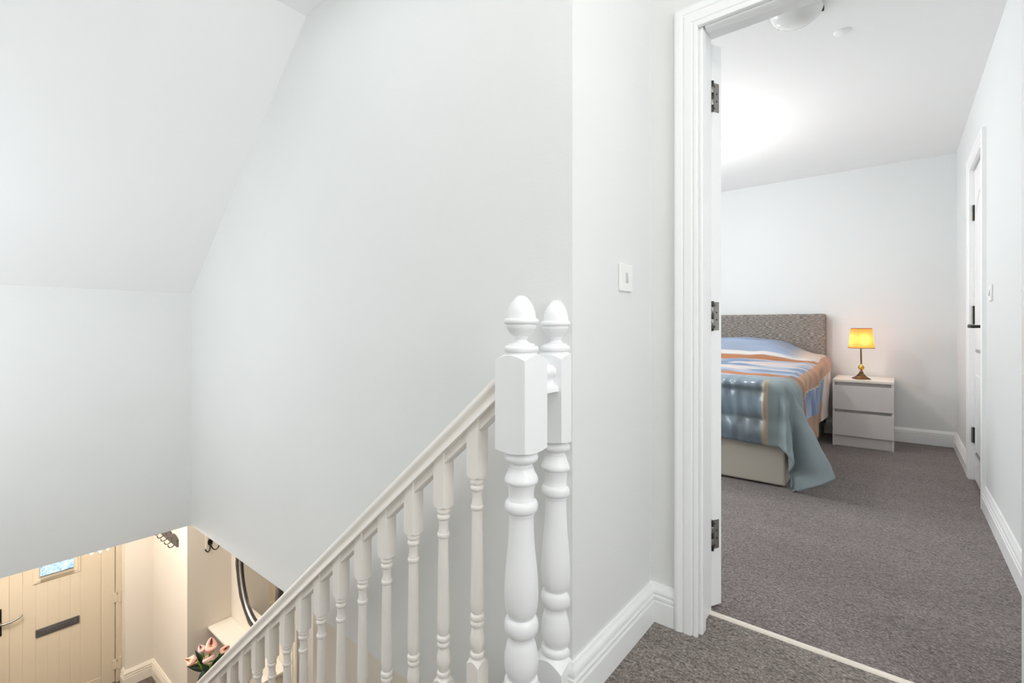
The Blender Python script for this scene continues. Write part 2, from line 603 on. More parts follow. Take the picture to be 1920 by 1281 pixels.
window('added_window_4', 'y', (-2.60, -0.44, 0.95), 1.3, 1.5, 'white framed stair window added to light the tall grey wall')  # invented window, frames the added stair light

# ------------------------------------------------------------------ skirting boards and architraves
SK = [(0.0, 0.0), (0.020, 0.0), (0.020, 0.070), (0.0125, 0.0725), (0.0125, 0.0775), (0.0185, 0.080), (0.0185, 0.087), (0.0115, 0.0895),
      (0.0115, 0.0945), (0.017, 0.098), (0.0165, 0.108), (0.012, 0.115), (0.009, 0.120), (0.007, 0.126), (0.0, 0.126)]


def skirt(name, path, m, label, flip=False, scale=1.0):
    P = [Vector(p) for p in path]
    if flip:
        P = P[::-1]
    return struct(name, MB().sweep(P, [(o * scale, h * scale) for o, h in SK], (0, 0, 1)), m, label, 'skirting board', smooth=40)


skirt('landing_baseboard_left', [(XL - 0.02, YL, 0), (XL, YL, 0), (XL, YD, 0), (-0.579, YD, 0)], TRIM,
      'white moulded skirting board along the landing wall beside the newel posts', flip=True)


def rounded_profile():
    # moulded architrave: o outward from the opening, h proud of the wall
    return [(0.0, 0.0), (0.0, 0.014), (0.004, 0.0165), (0.010, 0.0165), (0.0125, 0.0135), (0.016, 0.0135), (0.019, 0.0175), (0.034, 0.019),
            (0.040, 0.0195), (0.043, 0.0165), (0.047, 0.0165), (0.051, 0.0215), (0.060, 0.0235), (0.068, 0.023), (0.073, 0.019), (0.074, 0.0)]


XJ0, XJ1, ZJ = -0.512, 0.250, 2.012    # door lining faces
AR = rounded_profile()
root = tag(empty('trim_1', (0, 0, 0)), 'white moulded architrave and lining framing the open bedroom doorway', 'door frame', kind='structure')
za = 1.972
MB().sweep([(-0.505, YD, 0.0), (-0.505, YD, za), (0.243, YD, za), (0.243, YD, 0.0)], AR, (0, -1, 0)).build('architrave', TRIM, root, smooth=40)
MB().sweep([(-0.519, YD2, 0.0), (-0.519, YD2, 2.02), (0.257, YD2, 2.02), (0.257, YD2, 0.0)][::-1], AR, (0, 1, 0)).build('architrave', TRIM, root, smooth=40)
MB().box(-0.524, XJ0, YD, YD2, 0, 2.03).build('door_lining', TRIM, root, bevel=0.002)
MB().box(XJ1, 0.262, YD, YD2, 0, 2.03).build('door_lining', TRIM, root, bevel=0.002)
MB().box(XJ0, XJ1, YD, YD2, ZJ, 2.03).build('door_lining', TRIM, root, bevel=0.002)
MB().box(XJ0, -0.4935, YD + 0.004, 1.636, 0, ZJ).build('door_stop', TRIM, root, bevel=0.004)
MB().box(0.226, XJ1, YD + 0.004, 1.636, 0, ZJ).build('door_stop', TRIM, root, bevel=0.004)
MB().box(-0.488, 0.226, YD + 0.004, 1.636, 1.968, ZJ).build('door_stop', TRIM, root, bevel=0.004)

# threshold strip
m = MB().prism([(1.732, -0.002), (1.736, 0.006), (1.744, 0.009), (1.752, 0.006), (1.757, -0.002)], 'x', XJ0, XJ1)
struct('trim_2', m, STRIP, 'pale threshold strip between landing carpet and bedroom carpet', 'threshold strip', smooth=60)

# ------------------------------------------------------------------ bedroom shell
XBL = -3.2
struct('bedroom_floor', MB().box(XBL, 0.5, YD2 - 0.02, YB + 0.1, -0.236, 0.0), CARPET_B, 'grey brown carpet on the bedroom floor', 'floor')
struct('bedroom_ceiling', MB().box(XBL - 0.1, 0.6, YD2, YB + 0.12, ZC, ZC + 0.12), CEIL, 'white bedroom ceiling seen through the doorway', 'ceiling')
struct('bedroom_wall_back', MB().box(XBL - 0.1, 0.6, YB, YB + 0.12, 0, ZC), WALL_BED, 'pale grey bedroom wall behind the headboard', 'wall')
YO0, YO1, ZO = 3.752, 4.352, 2.03     # side door opening
m = MB()
m.box(XR, 0.50, YD2, YO0, 0, ZC).box(XR, 0.50, YO1, YB, 0, ZC).box(XR, 0.50, YO0, YO1, ZO, ZC)
struct('bedroom_wall_right', m, WALL_BED, 'pale bedroom wall with the narrow white panelled door', 'wall')
m = MB()
m.box(XBL - 0.1, XBL, YD2, 1.95, 0, ZC).box(XBL - 0.1, XBL, 3.55, YB, 0, ZC).box(XBL - 0.1, XBL, 1.95, 3.55, 0, 0.85).box(XBL - 0.1, XBL, 1.95, 3.55, 2.15, ZC)
struct('bedroom_wall_left', m, WALL_BED, 'bedroom wall with the window, hidden behind the open door', 'wall')
struct('bedroom_wall_front', MB().box(XBL - 0.1, XL - 0.115, YD + 0.05, YD2, 0, ZC), WALL_BED, 'bedroom wall continuing from the doorway behind the door leaf', 'wall')
window('window_3', 'x', (XBL - 0.05, 2.75, 1.5), 1.6, 1.3, 'white framed bedroom window hidden behind the door')
skirt('bedroom_baseboard_back', [(XR, YO1 + 0.082, 0), (XR, YB, 0), (XBL, YB, 0)], TRIM, 'white skirting board along the bedroom back wall and corner')
skirt('bedroom_baseboard_right', [(XR, YD2, 0), (XR, YO0 - 0.072, 0)], TRIM, 'white skirting board running along the bedroom side wall to its door')

# ------------------------------------------------------------------ bedroom door leaf, opened right back
ang = math.atan2(0.042, 0.021)          # direction of the leaf's hinge edge in plan
d1 = tag(empty('door_1', (-0.5155, 1.770, 0)), 'white bedroom door folded right back, showing its steel hinges', 'door', kind='structure')
d1.rotation_euler = (0, 0, ang)          # local x: along the edge thickness; local y: along the leaf
TH, LW = 0.047, 0.74
MB().box(0, TH, 0, LW, 0.010, 2.005).build('door_leaf', TRIM, d1, bevel=0.002)
for (za_, zb_, y0_, y1_) in ((0.18, 0.80, 0.11, LW - 0.11), (1.0, 1.86, 0.11, LW - 0.11)):
    for xs in (-0.004, TH - 0.002):
        m = MB()
        m.box(xs, xs + 0.006, y0_, y1_, za_, za_ + 0.025).box(xs, xs + 0.006, y0_, y1_, zb_ - 0.025, zb_)
        m.box(xs, xs + 0.006, y0_, y0_ + 0.025, za_ + 0.025, zb_ - 0.025).box(xs, xs + 0.006, y1_ - 0.025, y1_, za_ + 0.025, zb_ - 0.025)
        m.build('panel_moulding', TRIM, d1)


def door_hinge(parent, z0, z1):
    m = MB()
    m.box(0.003, 0.0335, -0.0016, 0.0, z0, z1)
    h = m.build('hinge', STEEL, parent)
    n = 5
    dz = (z1 - z0 + 0.006) / n
    for k in range(n):
        kb = MB().lathe([(0.0062, 0.0006), (0.0066, 0.0014), (0.0066, dz - 0.0014), (0.0062, dz - 0.0006)], (-0.003, -0.004, z0 - 0.003 + k * dz), 14)
        kb.build('knuckle', STEEL if k % 2 else STEEL_D, h, smooth=40)
    for k, (sx, fz) in enumerate(((0.012, 0.12), (0.022, 0.37), (0.022, 0.63), (0.012, 0.88))):
        mb = MB()
        pr = [(0.0032, 0.0), (0.0030, 0.0006), (0.0012, 0.0008)]
        i = len(mb.v)
        mb.lathe(pr, (0, 0, 0), 12)
        mb.v = [(sx + v[0], -0.0016 - v[2], z0 + fz * (z1 - z0) + v[1]) for v in mb.v]
        mb.build('screw', STEEL_D, h, smooth=40)


for z0_, z1_ in ((1.766, 1.868), (0.990, 1.090), (0.213, 0.315)):
    door_hinge(d1, z0_, z1_)

# ------------------------------------------------------------------ narrow door on the bedroom side wall
d2 = tag(empty('door_2', (XR, 0, 0)), 'narrow white panelled door with lever handle on the bedroom side wall', 'door', kind='structure')
lf = MB().box(0.012, 0.05, YO0 + 0.003, YO1 - 0.004, 0.008, ZO - 0.004).build('door_leaf', TRIM, d2, bevel=0.002)
ym = (YO0 + YO1) / 2


def moulding(path, closed=True):
    m = MB()
    P = path + path[:2]
    m.sweep([(0.012, p[0], p[1]) for p in P], [(0.0, 0.0), (0.0, 0.003), (0.006, 0.006), (0.014, 0.005), (0.02, 0.0)], (-1, 0, 0))
    return m


yl, yh = YO0 + 0.10, YO1 - 0.10
low = [(yl, 0.20), (yh, 0.20), (yh, 0.68), (yl, 0.68)]
arc = [(yh - (yh - yl) * t, 1.74 + 0.10 * math.sin(math.pi * t)) for t in [k / 12 for k in range(13)]]
upp = [(yl, 0.86), (yh, 0.86)] + arc
moulding(low).build('panel_moulding', TRIM, d2, smooth=40)
moulding(upp).build('panel_moulding', TRIM, d2, smooth=40)
for lo_, hi_ in ((1.70, 1.80), (1.02, 1.14), (0.245, 0.345)):
    h = MB().box(0.004, 0.013, YO1 - 0.018, YO1 + 0.012, lo_, hi_).build('hinge', STEEL_D, d2)
    MB().lathe([(0.006, 0), (0.006, hi_ - lo_)], (0.002, YO1 - 0.003, lo_), 12).build('knuckle', STEEL, h, smooth=40)
# lever handle with rose and keyhole plate
hy = YO0 + 0.060
hd = MB()
hd.lathe([(0.026, 0), (0.026, 0.006), (0.022, 0.009)], (0, 0, 0), 24)
hd.v = [(0.012 - v[2], hy + v[0], 1.005 + v[1]) for v in hd.v]
hd = hd.build('handle', STEEL_D, d2, smooth=40)
MB().tube([(0.004, hy, 1.005), (-0.03, hy, 1.005), (-0.046, hy + 0.006, 1.005), (-0.052, hy + 0.03, 1.007), (-0.052, hy + 0.075, 1.011), (-0.050, hy + 0.115, 1.002)],
          [0.009, 0.009, 0.0095, 0.009, 0.0085, 0.007], 12).build('lever', STEEL_D, hd, smooth=40)
kp = MB().lathe([(0.024, 0), (0.024, 0.004), (0.02, 0.006)], (0, 0, 0), 20)
kp.v = [(0.012 - v[2], hy + v[0] * 0.7, 0.915 + v[1]) for v in kp.v]
kp.build('keyhole_plate', STEEL, d2, smooth=40)
root = tag(empty('trim_3', (0, 0, 0)), 'white architrave around the narrow bedroom side door', 'door frame', kind='structure')
MB().sweep([(XR, YO0, 0), (XR, YO0, ZO), (XR, YO1, ZO), (XR, YO1, 0)][::-1], [(o, h) for o, h in AR], (-1, 0, 0)).build('architrave', TRIM, root, smooth=40)
MB().box(XR, 0.5, YO0 - 0.0, YO0 + 0.002, 0, ZO).build('door_lining', TRIM, root)
MB().box(XR, 0.5, YO1 - 0.002, YO1, 0, ZO).build('door_lining', TRIM, root)
MB().box(0.44, 0.5, YO0, YO1, 0, ZO).build('door_backing', TRIM, root)


# ------------------------------------------------------------------ stair balustrade
SLOPE = 0.839
bal = tag(empty('stair_balustrade', (-0.71, 0.918, 0)), 'white painted stair balustrade with turned spindles and acorn-topped newel posts', 'balustrade')
BX, BY = -0.71, 0.918
A = 0.045


def z_of(y):                           # newel profile: crop row -> height
    return 0.701 - (y - 122) / 2067.0


def bead(fz, y0, y1, r0, bulge, n=9):
    """rounded ring between profile rows y0 and y1"""
    out = []
    for k in range(n + 1):
        a = math.pi * k / n
        out.append((fz(y0 + (y1 - y0) * (1 - math.cos(a)) / 2), r0 + bulge * math.sin(a)))
    return out


def spline(fz, pts, n=4):
    """smooth run through rows (y, r)"""
    out = []
    P = [pts[0]] + list(pts) + [pts[-1]]
    for i in range(1, len(P) - 2):
        p0, p1, p2, p3 = P[i - 1], P[i], P[i + 1], P[i + 2]
        for k in range(n):
            t = k / n
            def cr(a, b, c, d):
                return 0.5 * (2 * b + (c - a) * t + (2 * a - 5 * b + 4 * c - d) * t * t + (3 * b - a - 3 * c + d) * t ** 3)
            out.append((fz(p1[0] + (p2[0] - p1[0]) * t), cr(p0[1], p1[1], p2[1], p3[1])))
    out.append((fz(pts[-1][0]), pts[-1][1]))
    return out


def row(fz, y, r):
    return [(fz(y), r)]


NEWEL_SHAFT = (row(z_of, 112, 0.030) + row(z_of, 121, 0.034) + bead(z_of, 122, 176, 0.0290, 0.0120) + row(z_of, 177, 0.0266) + row(z_of, 193, 0.0266) + row(z_of, 194, 0.0292) + row(z_of, 202, 0.0292)
               + spline(z_of, [(203, 0.0300), (222, 0.0328), (242, 0.0380), (256, 0.0406), (266, 0.0410), (275, 0.0396)]) + row(z_of, 279, 0.0370) + row(z_of, 280, 0.0345)
               + spline(z_of, [(281, 0.0345), (310, 0.0318), (340, 0.0305), (362, 0.0318)]) + bead(z_of, 364, 422, 0.0335, 0.0072) + row(z_of, 423, 0.0330) + row(z_of, 432, 0.0330) + row(z_of, 433, 0.0300)
               + spline(z_of, [(440, 0.0296), (500, 0.0302), (600, 0.0331), (700, 0.0380), (770, 0.0406), (830, 0.0413), (880, 0.0400), (915, 0.0368), (940, 0.0315)])
               + bead(z_of, 941, 1033, 0.0300, 0.0115, 12) + row(z_of, 1034, 0.0300) + row(z_of, 1046, 0.0300)
               + spline(z_of, [(1050, 0.0303), (1085, 0.0358), (1130, 0.0400), (1170, 0.0410), (1210, 0.0390), (1242, 0.0330)])
               + bead(z_of, 1243, 1293, 0.0330, 0.0085) + row(z_of, 1294, 0.034))
SHAFT_BOT = z_of(1292)


def zf(y):
    return 1.077 - (y - 100) / 6208.0


FINIAL = (spline(zf, [(100, 0.0004), (103, 0.0050), (114, 0.0098), (140, 0.0152), (175, 0.0205), (220, 0.0254), (280, 0.0303), (350, 0.0338), (410, 0.0352), (444, 0.0355)], 3)
          + bead(zf, 446, 532, 0.0372, 0.0055) + row(zf, 534, 0.0362) + row(zf, 548, 0.0362)
          + spline(zf, [(549, 0.0372), (575, 0.0366), (610, 0.0340), (650, 0.0294), (688, 0.0238), (710, 0.0198)], 3) + row(zf, 711, 0.0188) + row(zf, 732, 0.0186)
          + spline(zf, [(734, 0.0160), (752, 0.0140), (772, 0.0142), (800, 0.0180), (820, 0.0255)], 3) + row(zf, 822, 0.0310) + row(zf, 844, 0.0325)
          + bead(zf, 846, 950, 0.0350, 0.0073) + row(zf, 951, 0.0385) + row(zf, 972, 0.0385) + row(zf, 990, 0.036))


def newel(px, py, dz, half=None, zbot=-0.24):
    cut = None
    if half is not None:
        cut = ((0, half - BY, 0), (0, 1, 0))
    c = (px - BX, py - BY)
    top = [(z + dz,) + tuple(rest) for z, *rest in [(0.931, 0.020), (0.936, 0.040), (0.936, A, 'c', -0.62, A - 0.004), (0.703, A, 'c', 0.30, A), (0.703, 0.040), (0.703, 0.02)]]
    post = MB().turned([(z + dz, r) for z, r in NEWEL_SHAFT], 40, c).build('newel_post', GLOSS, bal, smooth=42, cut=cut)
    MB().turned(top, 64, c).build('upper_block', GLOSS, post, smooth=28, cut=cut)
    b = SHAFT_BOT + 0.002
    low = [(b + dz, 0.02), (b + dz, 0.038), (b + dz, A, 'c', -1.0, 0.040), (zbot, A, 's'), (zbot, 0.02)]
    MB().turned(low, 64, c).build('lower_block', GLOSS, post, smooth=28, cut=cut)
    MB().turned([(z + dz, r) for z, r in FINIAL], 40, c).build('finial', GLOSS, post, smooth=45, cut=cut)
    return post


newel(BX, BY, 0.0)
newel(-0.714, 1.077, -0.004, half=YL)
XBOT = -3.62
newel(XBOT, BY, -0.95 - SLOPE * 2.0 + 0.10, zbot=ZG)


def rail_z(x):
    return 0.868 + SLOPE * (x + 0.794)


RAILP = [(0.0, 0.0), (0.009, -0.0012), (0.017, -0.0045), (0.0225, -0.010), (0.0255, -0.017), (0.0255, -0.024), (0.0225, -0.030), (0.0185, -0.0335), (0.0165, -0.039), (0.0165, -0.045), (0.0190, -0.050), (0.0245, -0.0535),
         (0.0300, -0.0550), (0.0320, -0.0575), (0.0325, -0.069), (0.017, -0.069)]
RAILP = RAILP + [(-y, z) for y, z in RAILP[:0:-1]]


def raked(prof, xa, xb, zfun):
    m = MB()
    n = len(prof)
    for x in (xa, xb):
        for y, z in prof:
            m.v.append((x - BX, y, zfun(x) + z))
    m.f.append(tuple(range(n - 1, -1, -1)))
    m.f.append(tuple(range(n, 2 * n)))
    for k in range(n):
        m.f.append((k, (k + 1) % n, n + (k + 1) % n, n + k))
    return m


raked(RAILP, XBOT + A, BX - A, rail_z).build('handrail', SATIN, bal, smooth=50)
# short level rail between the two newels
m = MB().prism([(y, 0.905 + z) for y, z in RAILP], 'y', BY + A - BY, 1.032 - BY)
m.build('handrail', GLOSS, bal, smooth=50)

a2 = 0.0200


def bz(y):                             # baluster crop row -> offset below the bottom of the upper block
    return -(y - 256) / 1937.0


BAL_TURN = (row(bz, 250, 0.0120) + row(bz, 260, 0.0140) + bead(bz, 262, 286, 0.0145, 0.0036, 7) + row(bz, 287, 0.0142) + row(bz, 292, 0.0142) + bead(bz, 293, 319, 0.0142, 0.0038, 7)
            + spline(bz, [(320, 0.0138), (336, 0.0131), (355, 0.0127), (374, 0.0134), (389, 0.0146)], 3) + bead(bz, 390, 416, 0.0142, 0.0030, 7) + row(bz, 417, 0.0136)
            + spline(bz, [(420, 0.0136), (470, 0.0142), (560, 0.0150), (680, 0.0159), (800, 0.0170), (870, 0.0174), (905, 0.0170), (925, 0.0155), (938, 0.0138)], 3)
            + bead(bz, 940, 971, 0.0148, 0.0038, 7) + row(bz, 972, 0.0144) + bead(bz, 974, 1001, 0.0142, 0.0036, 7)
            + spline(bz, [(1003, 0.0136), (1030, 0.0158), (1055, 0.0182), (1078, 0.0190), (1100, 0.0180), (1120, 0.0155), (1130, 0.0138)], 3)
            + bead(bz, 1131, 1158, 0.0146, 0.0040, 7) + row(bz, 1159, 0.0142) + bead(bz, 1162, 1182, 0.0146, 0.0020, 6))
TURN_LEN = -bz(1165)


def baluster_mesh():
    zt_ = 0.19
    rows = [(zt_ + SLOPE * 0.0, 0.005), (zt_, a2, 's')]
    rows += [(0.0, a2, 'c', 0.85, 0.0165 + 0.0035), (0.0, 0.0160)]
    rows += BAL_TURN
    b = -TURN_LEN
    rows += [(b, 0.0165), (b, a2, 'c', -1.2, 0.0170), (b - 0.13, a2, 's'), (b - 0.13, 0.005)]
    return MB().turned(rows, 32)


proto = None
fil = None
NB = 21
for k in range(NB):
    x = -0.855 - 0.1277 * k
    zblk = 0.609 - 0.1071 * k
    if proto is None:
        mb = baluster_mesh()
        ob = mb.build('baluster', SATIN, bal, smooth=40)
        proto = ob
        # top cut to the rake
        for v in proto.data.vertices:
            if v.co.z > 0.15:
                v.co.z = rail_z(x) - 0.066 + SLOPE * v.co.x - zblk
            if v.co.z < -TURN_LEN - 0.10:
                v.co.z += SLOPE * v.co.x
    else:
        ob = proto.copy()
        COL.objects.link(ob)
    ob.location = (x - BX, 0, zblk)
    # fillet strip in the rail groove between this spindle and the one above
    xa, xb = x + a2, (x + 0.1277 - a2 if k else BX - A)
    raked([(-0.0155, -0.069), (0.0155, -0.069), (0.0155, -0.096), (0.0125, -0.099), (-0.0125, -0.099), (-0.0155, -0.096)], xa, xb, rail_z).build('rail_fillet', SATIN, bal)

# closed string with capping under the spindles
raked([(-0.034, 0.0), (-0.030, 0.012), (0.030, 0.012), (0.034, 0.0), (0.034, -0.014), (-0.034, -0.014)], XBOT + A, BX - A, lambda x: 0.030 + SLOPE * (x + 0.855) - 0.018).build('string_capping', SATIN, bal)
raked([(-0.018, -0.014), (0.018, -0.014), (0.018, -0.30), (-0.018, -0.30)], XBOT + A, BX - A, lambda x: 0.030 + SLOPE * (x + 0.855) - 0.018).build('stair_string', SATIN, bal)

# stair flight (below the frame)
st = tag(empty('staircase', (-0.72, 0.42, 0)), 'carpeted straight stair flight descending beside the balustrade', 'stairs')
rise, run = 2.65 / 13, 2.65 / 13 / SLOPE
for k in range(1, 13):
    xt = -0.72 - run * k
    MB().box(xt + 0.72 - 0.02, xt + 0.72 + run, -0.76, 0.448, -rise * k - 0.03, -rise * k).build('tread', CARPET_L, st, bevel=0.008)
for k in range(13):
    xt = -0.72 - run * k
    MB().box(xt + 0.72 - 0.012, xt + 0.72 + 0.0, -0.76, 0.448, -rise * (k + 1), -rise * k - 0.031).build('riser', CARPET_L, st)

# ------------------------------------------------------------------ ground floor hall
m = MB().box(-6.3, 0.0, -0.35, 2.0, ZG - 0.1, ZG - 0.012)
hf = struct('hall_floor', m, PLANK, 'grey brown wood plank floor of the entrance hall', 'floor')
pl = None
for i in range(16):
    for j in range(4):
        if pl is None:
            pl = MB().box(0.0, 1.196, 0.0, 0.136, 0, 0.012).build('plank', PLANK, hf)
            o = pl
        else:
            o = pl.copy()
            COL.objects.link(o)
        o.location = (-6.28 + j * 1.2 - (0.4 * (i % 3)) * (1 if j else 0), -0.30 + i * 0.139, ZG - 0.012)
# ceiling of the hall: the soffits under the upper floor
m = MB()
m.box(-6.4, XW - 0.12, -0.35, 2.05, ZB - 0.0, ZB + 0.12)
m.box(XW - 0.12, 0.0, YL + 0.12, 2.05, ZB, ZB + 0.12)
struct('hall_ceiling', m, CEIL, 'white hall ceiling under the upper floor', 'ceiling')
XS, YS = -5.124, 1.575
YM = 1.95
XD = -6.274
m = MB().box(-6.5, XS, YS, YM + 0.1, ZG, ZB)
struct('hall_wall_left', m, BEIGE, 'cream wall block with the coat rack beside the front door', 'wall')
m = MB()
m.box(-6.5, -6.119, 1.336, YS, ZG, ZB).box(-6.5, -6.119, -0.47, 0.34, ZG, ZB).box(-6.5, -6.119, 0.34, 1.336, -0.50, ZB)
struct('hall_wall_front', m, BEIGE, 'cream wall around the front door', 'wall')
m = MB()
m.box(XS, -3.80, YM, YM + 0.1, ZG, ZB).box(-3.80, -3.0, YM, YM + 0.1, -0.62, ZB).box(-3.0, -0.2, YM, YM + 0.1, ZG, ZB)
struct('hall_wall_back', m, BEIGE, 'cream hall wall carrying the oval mirror and shelf', 'wall')
struct('hall_wall_right', MB().box(-1.974, 0.0, YL, YL + 0.10, ZG, ZB), BEIGE, 'beige hall wall below the stairwell wall, behind the spindles', 'wall')
struct('hall_wall_end', MB().box(-0.3, -0.18, -0.35, YM, ZG, ZB), BEIGE, 'cream end wall of the hall under the landing', 'wall')
skirt('hall_baseboard_left', [(XS, YM, ZG), (XS, YS, ZG), (-6.119, YS, ZG), (-6.119, 1.336, ZG), (-6.20, 1.336, ZG)], HALLTRIM,
      'cream skirting board around the corner by the front door', scale=1.28)

# door on the mirror wall (seen between spindles)
d4 = tag(empty('door_4', (-3.80, YM, ZG)), 'cream inner door with casing seen between the spindles', 'door', kind='structure')
MB().box(-0.002, 0.80, 0.05, 0.09, 0.005, 2.03).build('door_leaf', LAMINATE, d4)
MB().sweep([(0.0, 0, 0), (0.0, 0, 2.03), (0.80, 0, 2.03), (0.80, 0, 0)], AR, (0, -1, 0)).build('architrave', HALLTRIM, d4, smooth=40)

# ------------------------------------------------------------------ front door
fd = tag(empty('door_3', (XD, 0.85, ZG)), 'cream boarded front door with letterbox and small picture-glass window', 'door', kind='structure')


def fbox(name, y0, y1, z0, z1, xa, xb, mt, parent=fd, bevel=0.0):
    return MB().box(xa, xb, y0 - 0.85, y1 - 0.85, z0 - ZG, z1 - ZG).build(name, mt, parent, bevel=bevel)


# outer frame
fbox('door_frame', 1.290, 1.336, ZG, -0.50, -0.10, 0.012, DOORCREAM, bevel=0.004)
fbox('door_frame', 0.34, 0.392, ZG, -0.50, -0.10, 0.012, DOORCREAM, bevel=0.004)
fbox('door_frame', 0.392, 1.290, -0.56, -0.50, -0.10, 0.012, DOORCREAM, bevel=0.004)
# leaf: stiles and rails round the boarded panel
PY0, PY1, PZ0, PZ1 = 0.531, 1.177, -2.53, -0.72
fbox('stile', PY1, 1.286, ZG + 0.008, -0.565, -0.06, 0.0, DOORCREAM, bevel=0.004)
fbox('stile', 0.396, PY0, ZG + 0.008, -0.565, -0.06, 0.0, DOORCREAM, bevel=0.004)
fbox('rail', PY0, PY1, ZG + 0.008, PZ0, -0.06, 0.0, DOORCREAM, bevel=0.004)
fbox('rail', PY0, PY1, PZ1, -0.565, -0.06, 0.0, DOORCREAM, bevel=0.004)
edges = [0.531, 0.618, 0.704, 0.785, 0.866, 0.945, 1.018, 1.177]
WY0, WY1, WZ0, WZ1 = 0.735, 0.971, -1.352, -0.95
for a_, b_ in zip(edges[:-1], edges[1:]):
    segs = [(PZ0, PZ1)]
    if b_ > WY0 - 0.03 and a_ < WY1 + 0.03:
        segs = [(PZ0, WZ0 - 0.02), (WZ1 + 0.02, PZ1)]
    for s0, s1 in segs:
        fbox('plank', a_ + 0.0006, b_ - 0.0006, s0 + 0.002, s1 - 0.002, -0.0134, -0.0105, DOORCREAM, bevel=0.0016)
fbox('panel_back', PY0 + 0.002, PY1 - 0.003, PZ0 + 0.001, WZ0 - 0.02, -0.05, -0.0125, DOORCREAM)
fbox('panel_back', PY0 + 0.002, PY1 - 0.003, WZ1 + 0.02, PZ1, -0.05, -0.0125, DOORCREAM)
# glazed light with moulded surround
wf = MB().sweep([(0.0, WY0 - 0.85, WZ0 - ZG), (0.0, WY1 - 0.85, WZ0 - ZG), (0.0, WY1 - 0.85, WZ1 - ZG), (0.0, WY0 - 0.85, WZ1 - ZG), (0.0, WY0 - 0.85, WZ0 - ZG), (0.0, WY1 - 0.85, WZ0 - ZG)],
                [(0.0, -0.035), (0.0, -0.012), (-0.012, 0.004), (-0.026, 0.006), (-0.034, 0.0), (-0.044, 0.002), (-0.052, -0.006), (-0.052, -0.03)], (1, 0, 0)).build('window_surround', DOORCREAM, fd, smooth=40)
fbox('window_pane', WY0, WY1, WZ0, WZ1, -0.034, -0.028, STAINED)
# letterbox
lb = fbox('letterbox', 0.703, 1.010, -1.905, -1.832, -0.010, 0.004, LETTER, bevel=0.003)
MB().box(0.004, 0.010, 0.722 - 0.85, 0.991 - 0.85, -1.892 - ZG, -1.846 - ZG).build('flap', LETTER, lb, bevel=0.003)
lb['label'] = 'dark metal letterbox'
# lever handle on its backplate
hp = fbox('handle_plate', 0.448, 0.484, -1.772, -1.528, 0.0, 0.007, IRON, bevel=0.003)
MB().tube([(0.006, 0.468 - 0.85, -1.652 - ZG), (0.04, 0.468 - 0.85, -1.652 - ZG), (0.052, 0.490 - 0.85, -1.655 - ZG), (0.052, 0.540 - 0.85, -1.655 - ZG), (0.048, 0.590 - 0.85, -1.640 - ZG), (0.044, 0.612 - 0.85, -1.622 - ZG)],
          [0.010, 0.010, 0.011, 0.010, 0.009, 0.008], 12).build('lever', STEEL, hp, smooth=40)
for zc in (-1.775, -2.461, -0.95):
    h = fbox('hinge', 1.262, 1.325, zc - 0.048, zc + 0.048, 0.0, 0.017, DOORCREAM, bevel=0.003)
    MB().lathe([(0.011, 0), (0.011, 0.12)], (0.014, 1.326 - 0.85, zc - 0.06 - ZG), 14).build('hinge_pin', DOORCREAM, h, smooth=40)
    MB().box(0.017, 0.019, 1.296 - 0.85, 1.300 - 0.85, zc + 0.025 - ZG, zc + 0.052 - ZG).build('hinge_clip', STEEL_D, h)

# ------------------------------------------------------------------ hall things
# coat rack on the wall beside the front door
cr_ = tag(empty('coat_rack', (-5.6, YS, -1.06)), 'dark ornate coat rack with curled hooks on the cream hall wall', 'coat rack')
n = 40
prof = []
for k in range(n + 1):
    t = k / n
    x = -0.29 + 0.54 * t
    prof.append((x, 0.036 + 0.020 * abs(math.sin(t * math.pi * 3)) + 0.010 * math.sin(t * math.pi)))
poly = [(-0.29, -0.036), (0.25, -0.036)] + prof[::-1]
MB().prism(poly, 'y', -0.018, 0.0).build('back_board', PEWTER, cr_, bevel=0.003)
for hx in (-0.235, -0.125, -0.015, 0.095, 0.200):
    hk = MB().tube([(hx, -0.016, -0.012), (hx, -0.030, -0.030), (hx, -0.048, -0.038), (hx, -0.064, -0.034), (hx, -0.072, -0.020), (hx, -0.073, -0.010)], [0.0055, 0.0055, 0.005, 0.0045, 0.0045, 0.006], 10).build('hook', PEWTER, cr_, smooth=50)
for sx in (-0.2, -0.05, 0.1):
    mm = MB()
    mm.lathe([(0.022, 0), (0.018, 0.005), (0.008, 0.006), (0.006, 0.010)], (0, 0, 0), 18)
    mm.v = [(sx + v[0], -0.018 - v[2], 0.022 + v[1]) for v in mm.v]
    mm.build('carved_rosette', PEWTER, cr_, smooth=40)

# double hook in the recess
wh = tag(empty('wall_hook', (XS, 1.765, -1.045)), 'black iron double coat hook in the hall recess', 'hook')
MB().prism([(-0.016, -0.03), (0.0, -0.042), (0.016, -0.03), (0.022, 0.0), (0.014, 0.022), (0.004, 0.028), (0.0, 0.05), (-0.004, 0.028), (-0.014, 0.022), (-0.022, 0.0)], 'x', 0.0, 0.010).build('back_plate', IRON, wh, bevel=0.002)
for s in (-1, 1):
    MB().tube([(0.008, 0, -0.015), (0.016, s * 0.004, -0.045), (0.03, s * 0.016, -0.072), (0.044, s * 0.034, -0.078), (0.052, s * 0.050, -0.062), (0.054, s * 0.058, -0.044)], [0.006, 0.0055, 0.005, 0.005, 0.005, 0.007], 10).build('hook', IRON, wh, smooth=50)
tag(MB().box(XS, XS + 0.012, 1.722, 1.740, -1.10, ZB).build('cable_trunking', HALLTRIM, None, bevel=0.002), 'slim cream cable cover running down to the black coat hook', 'cable cover')

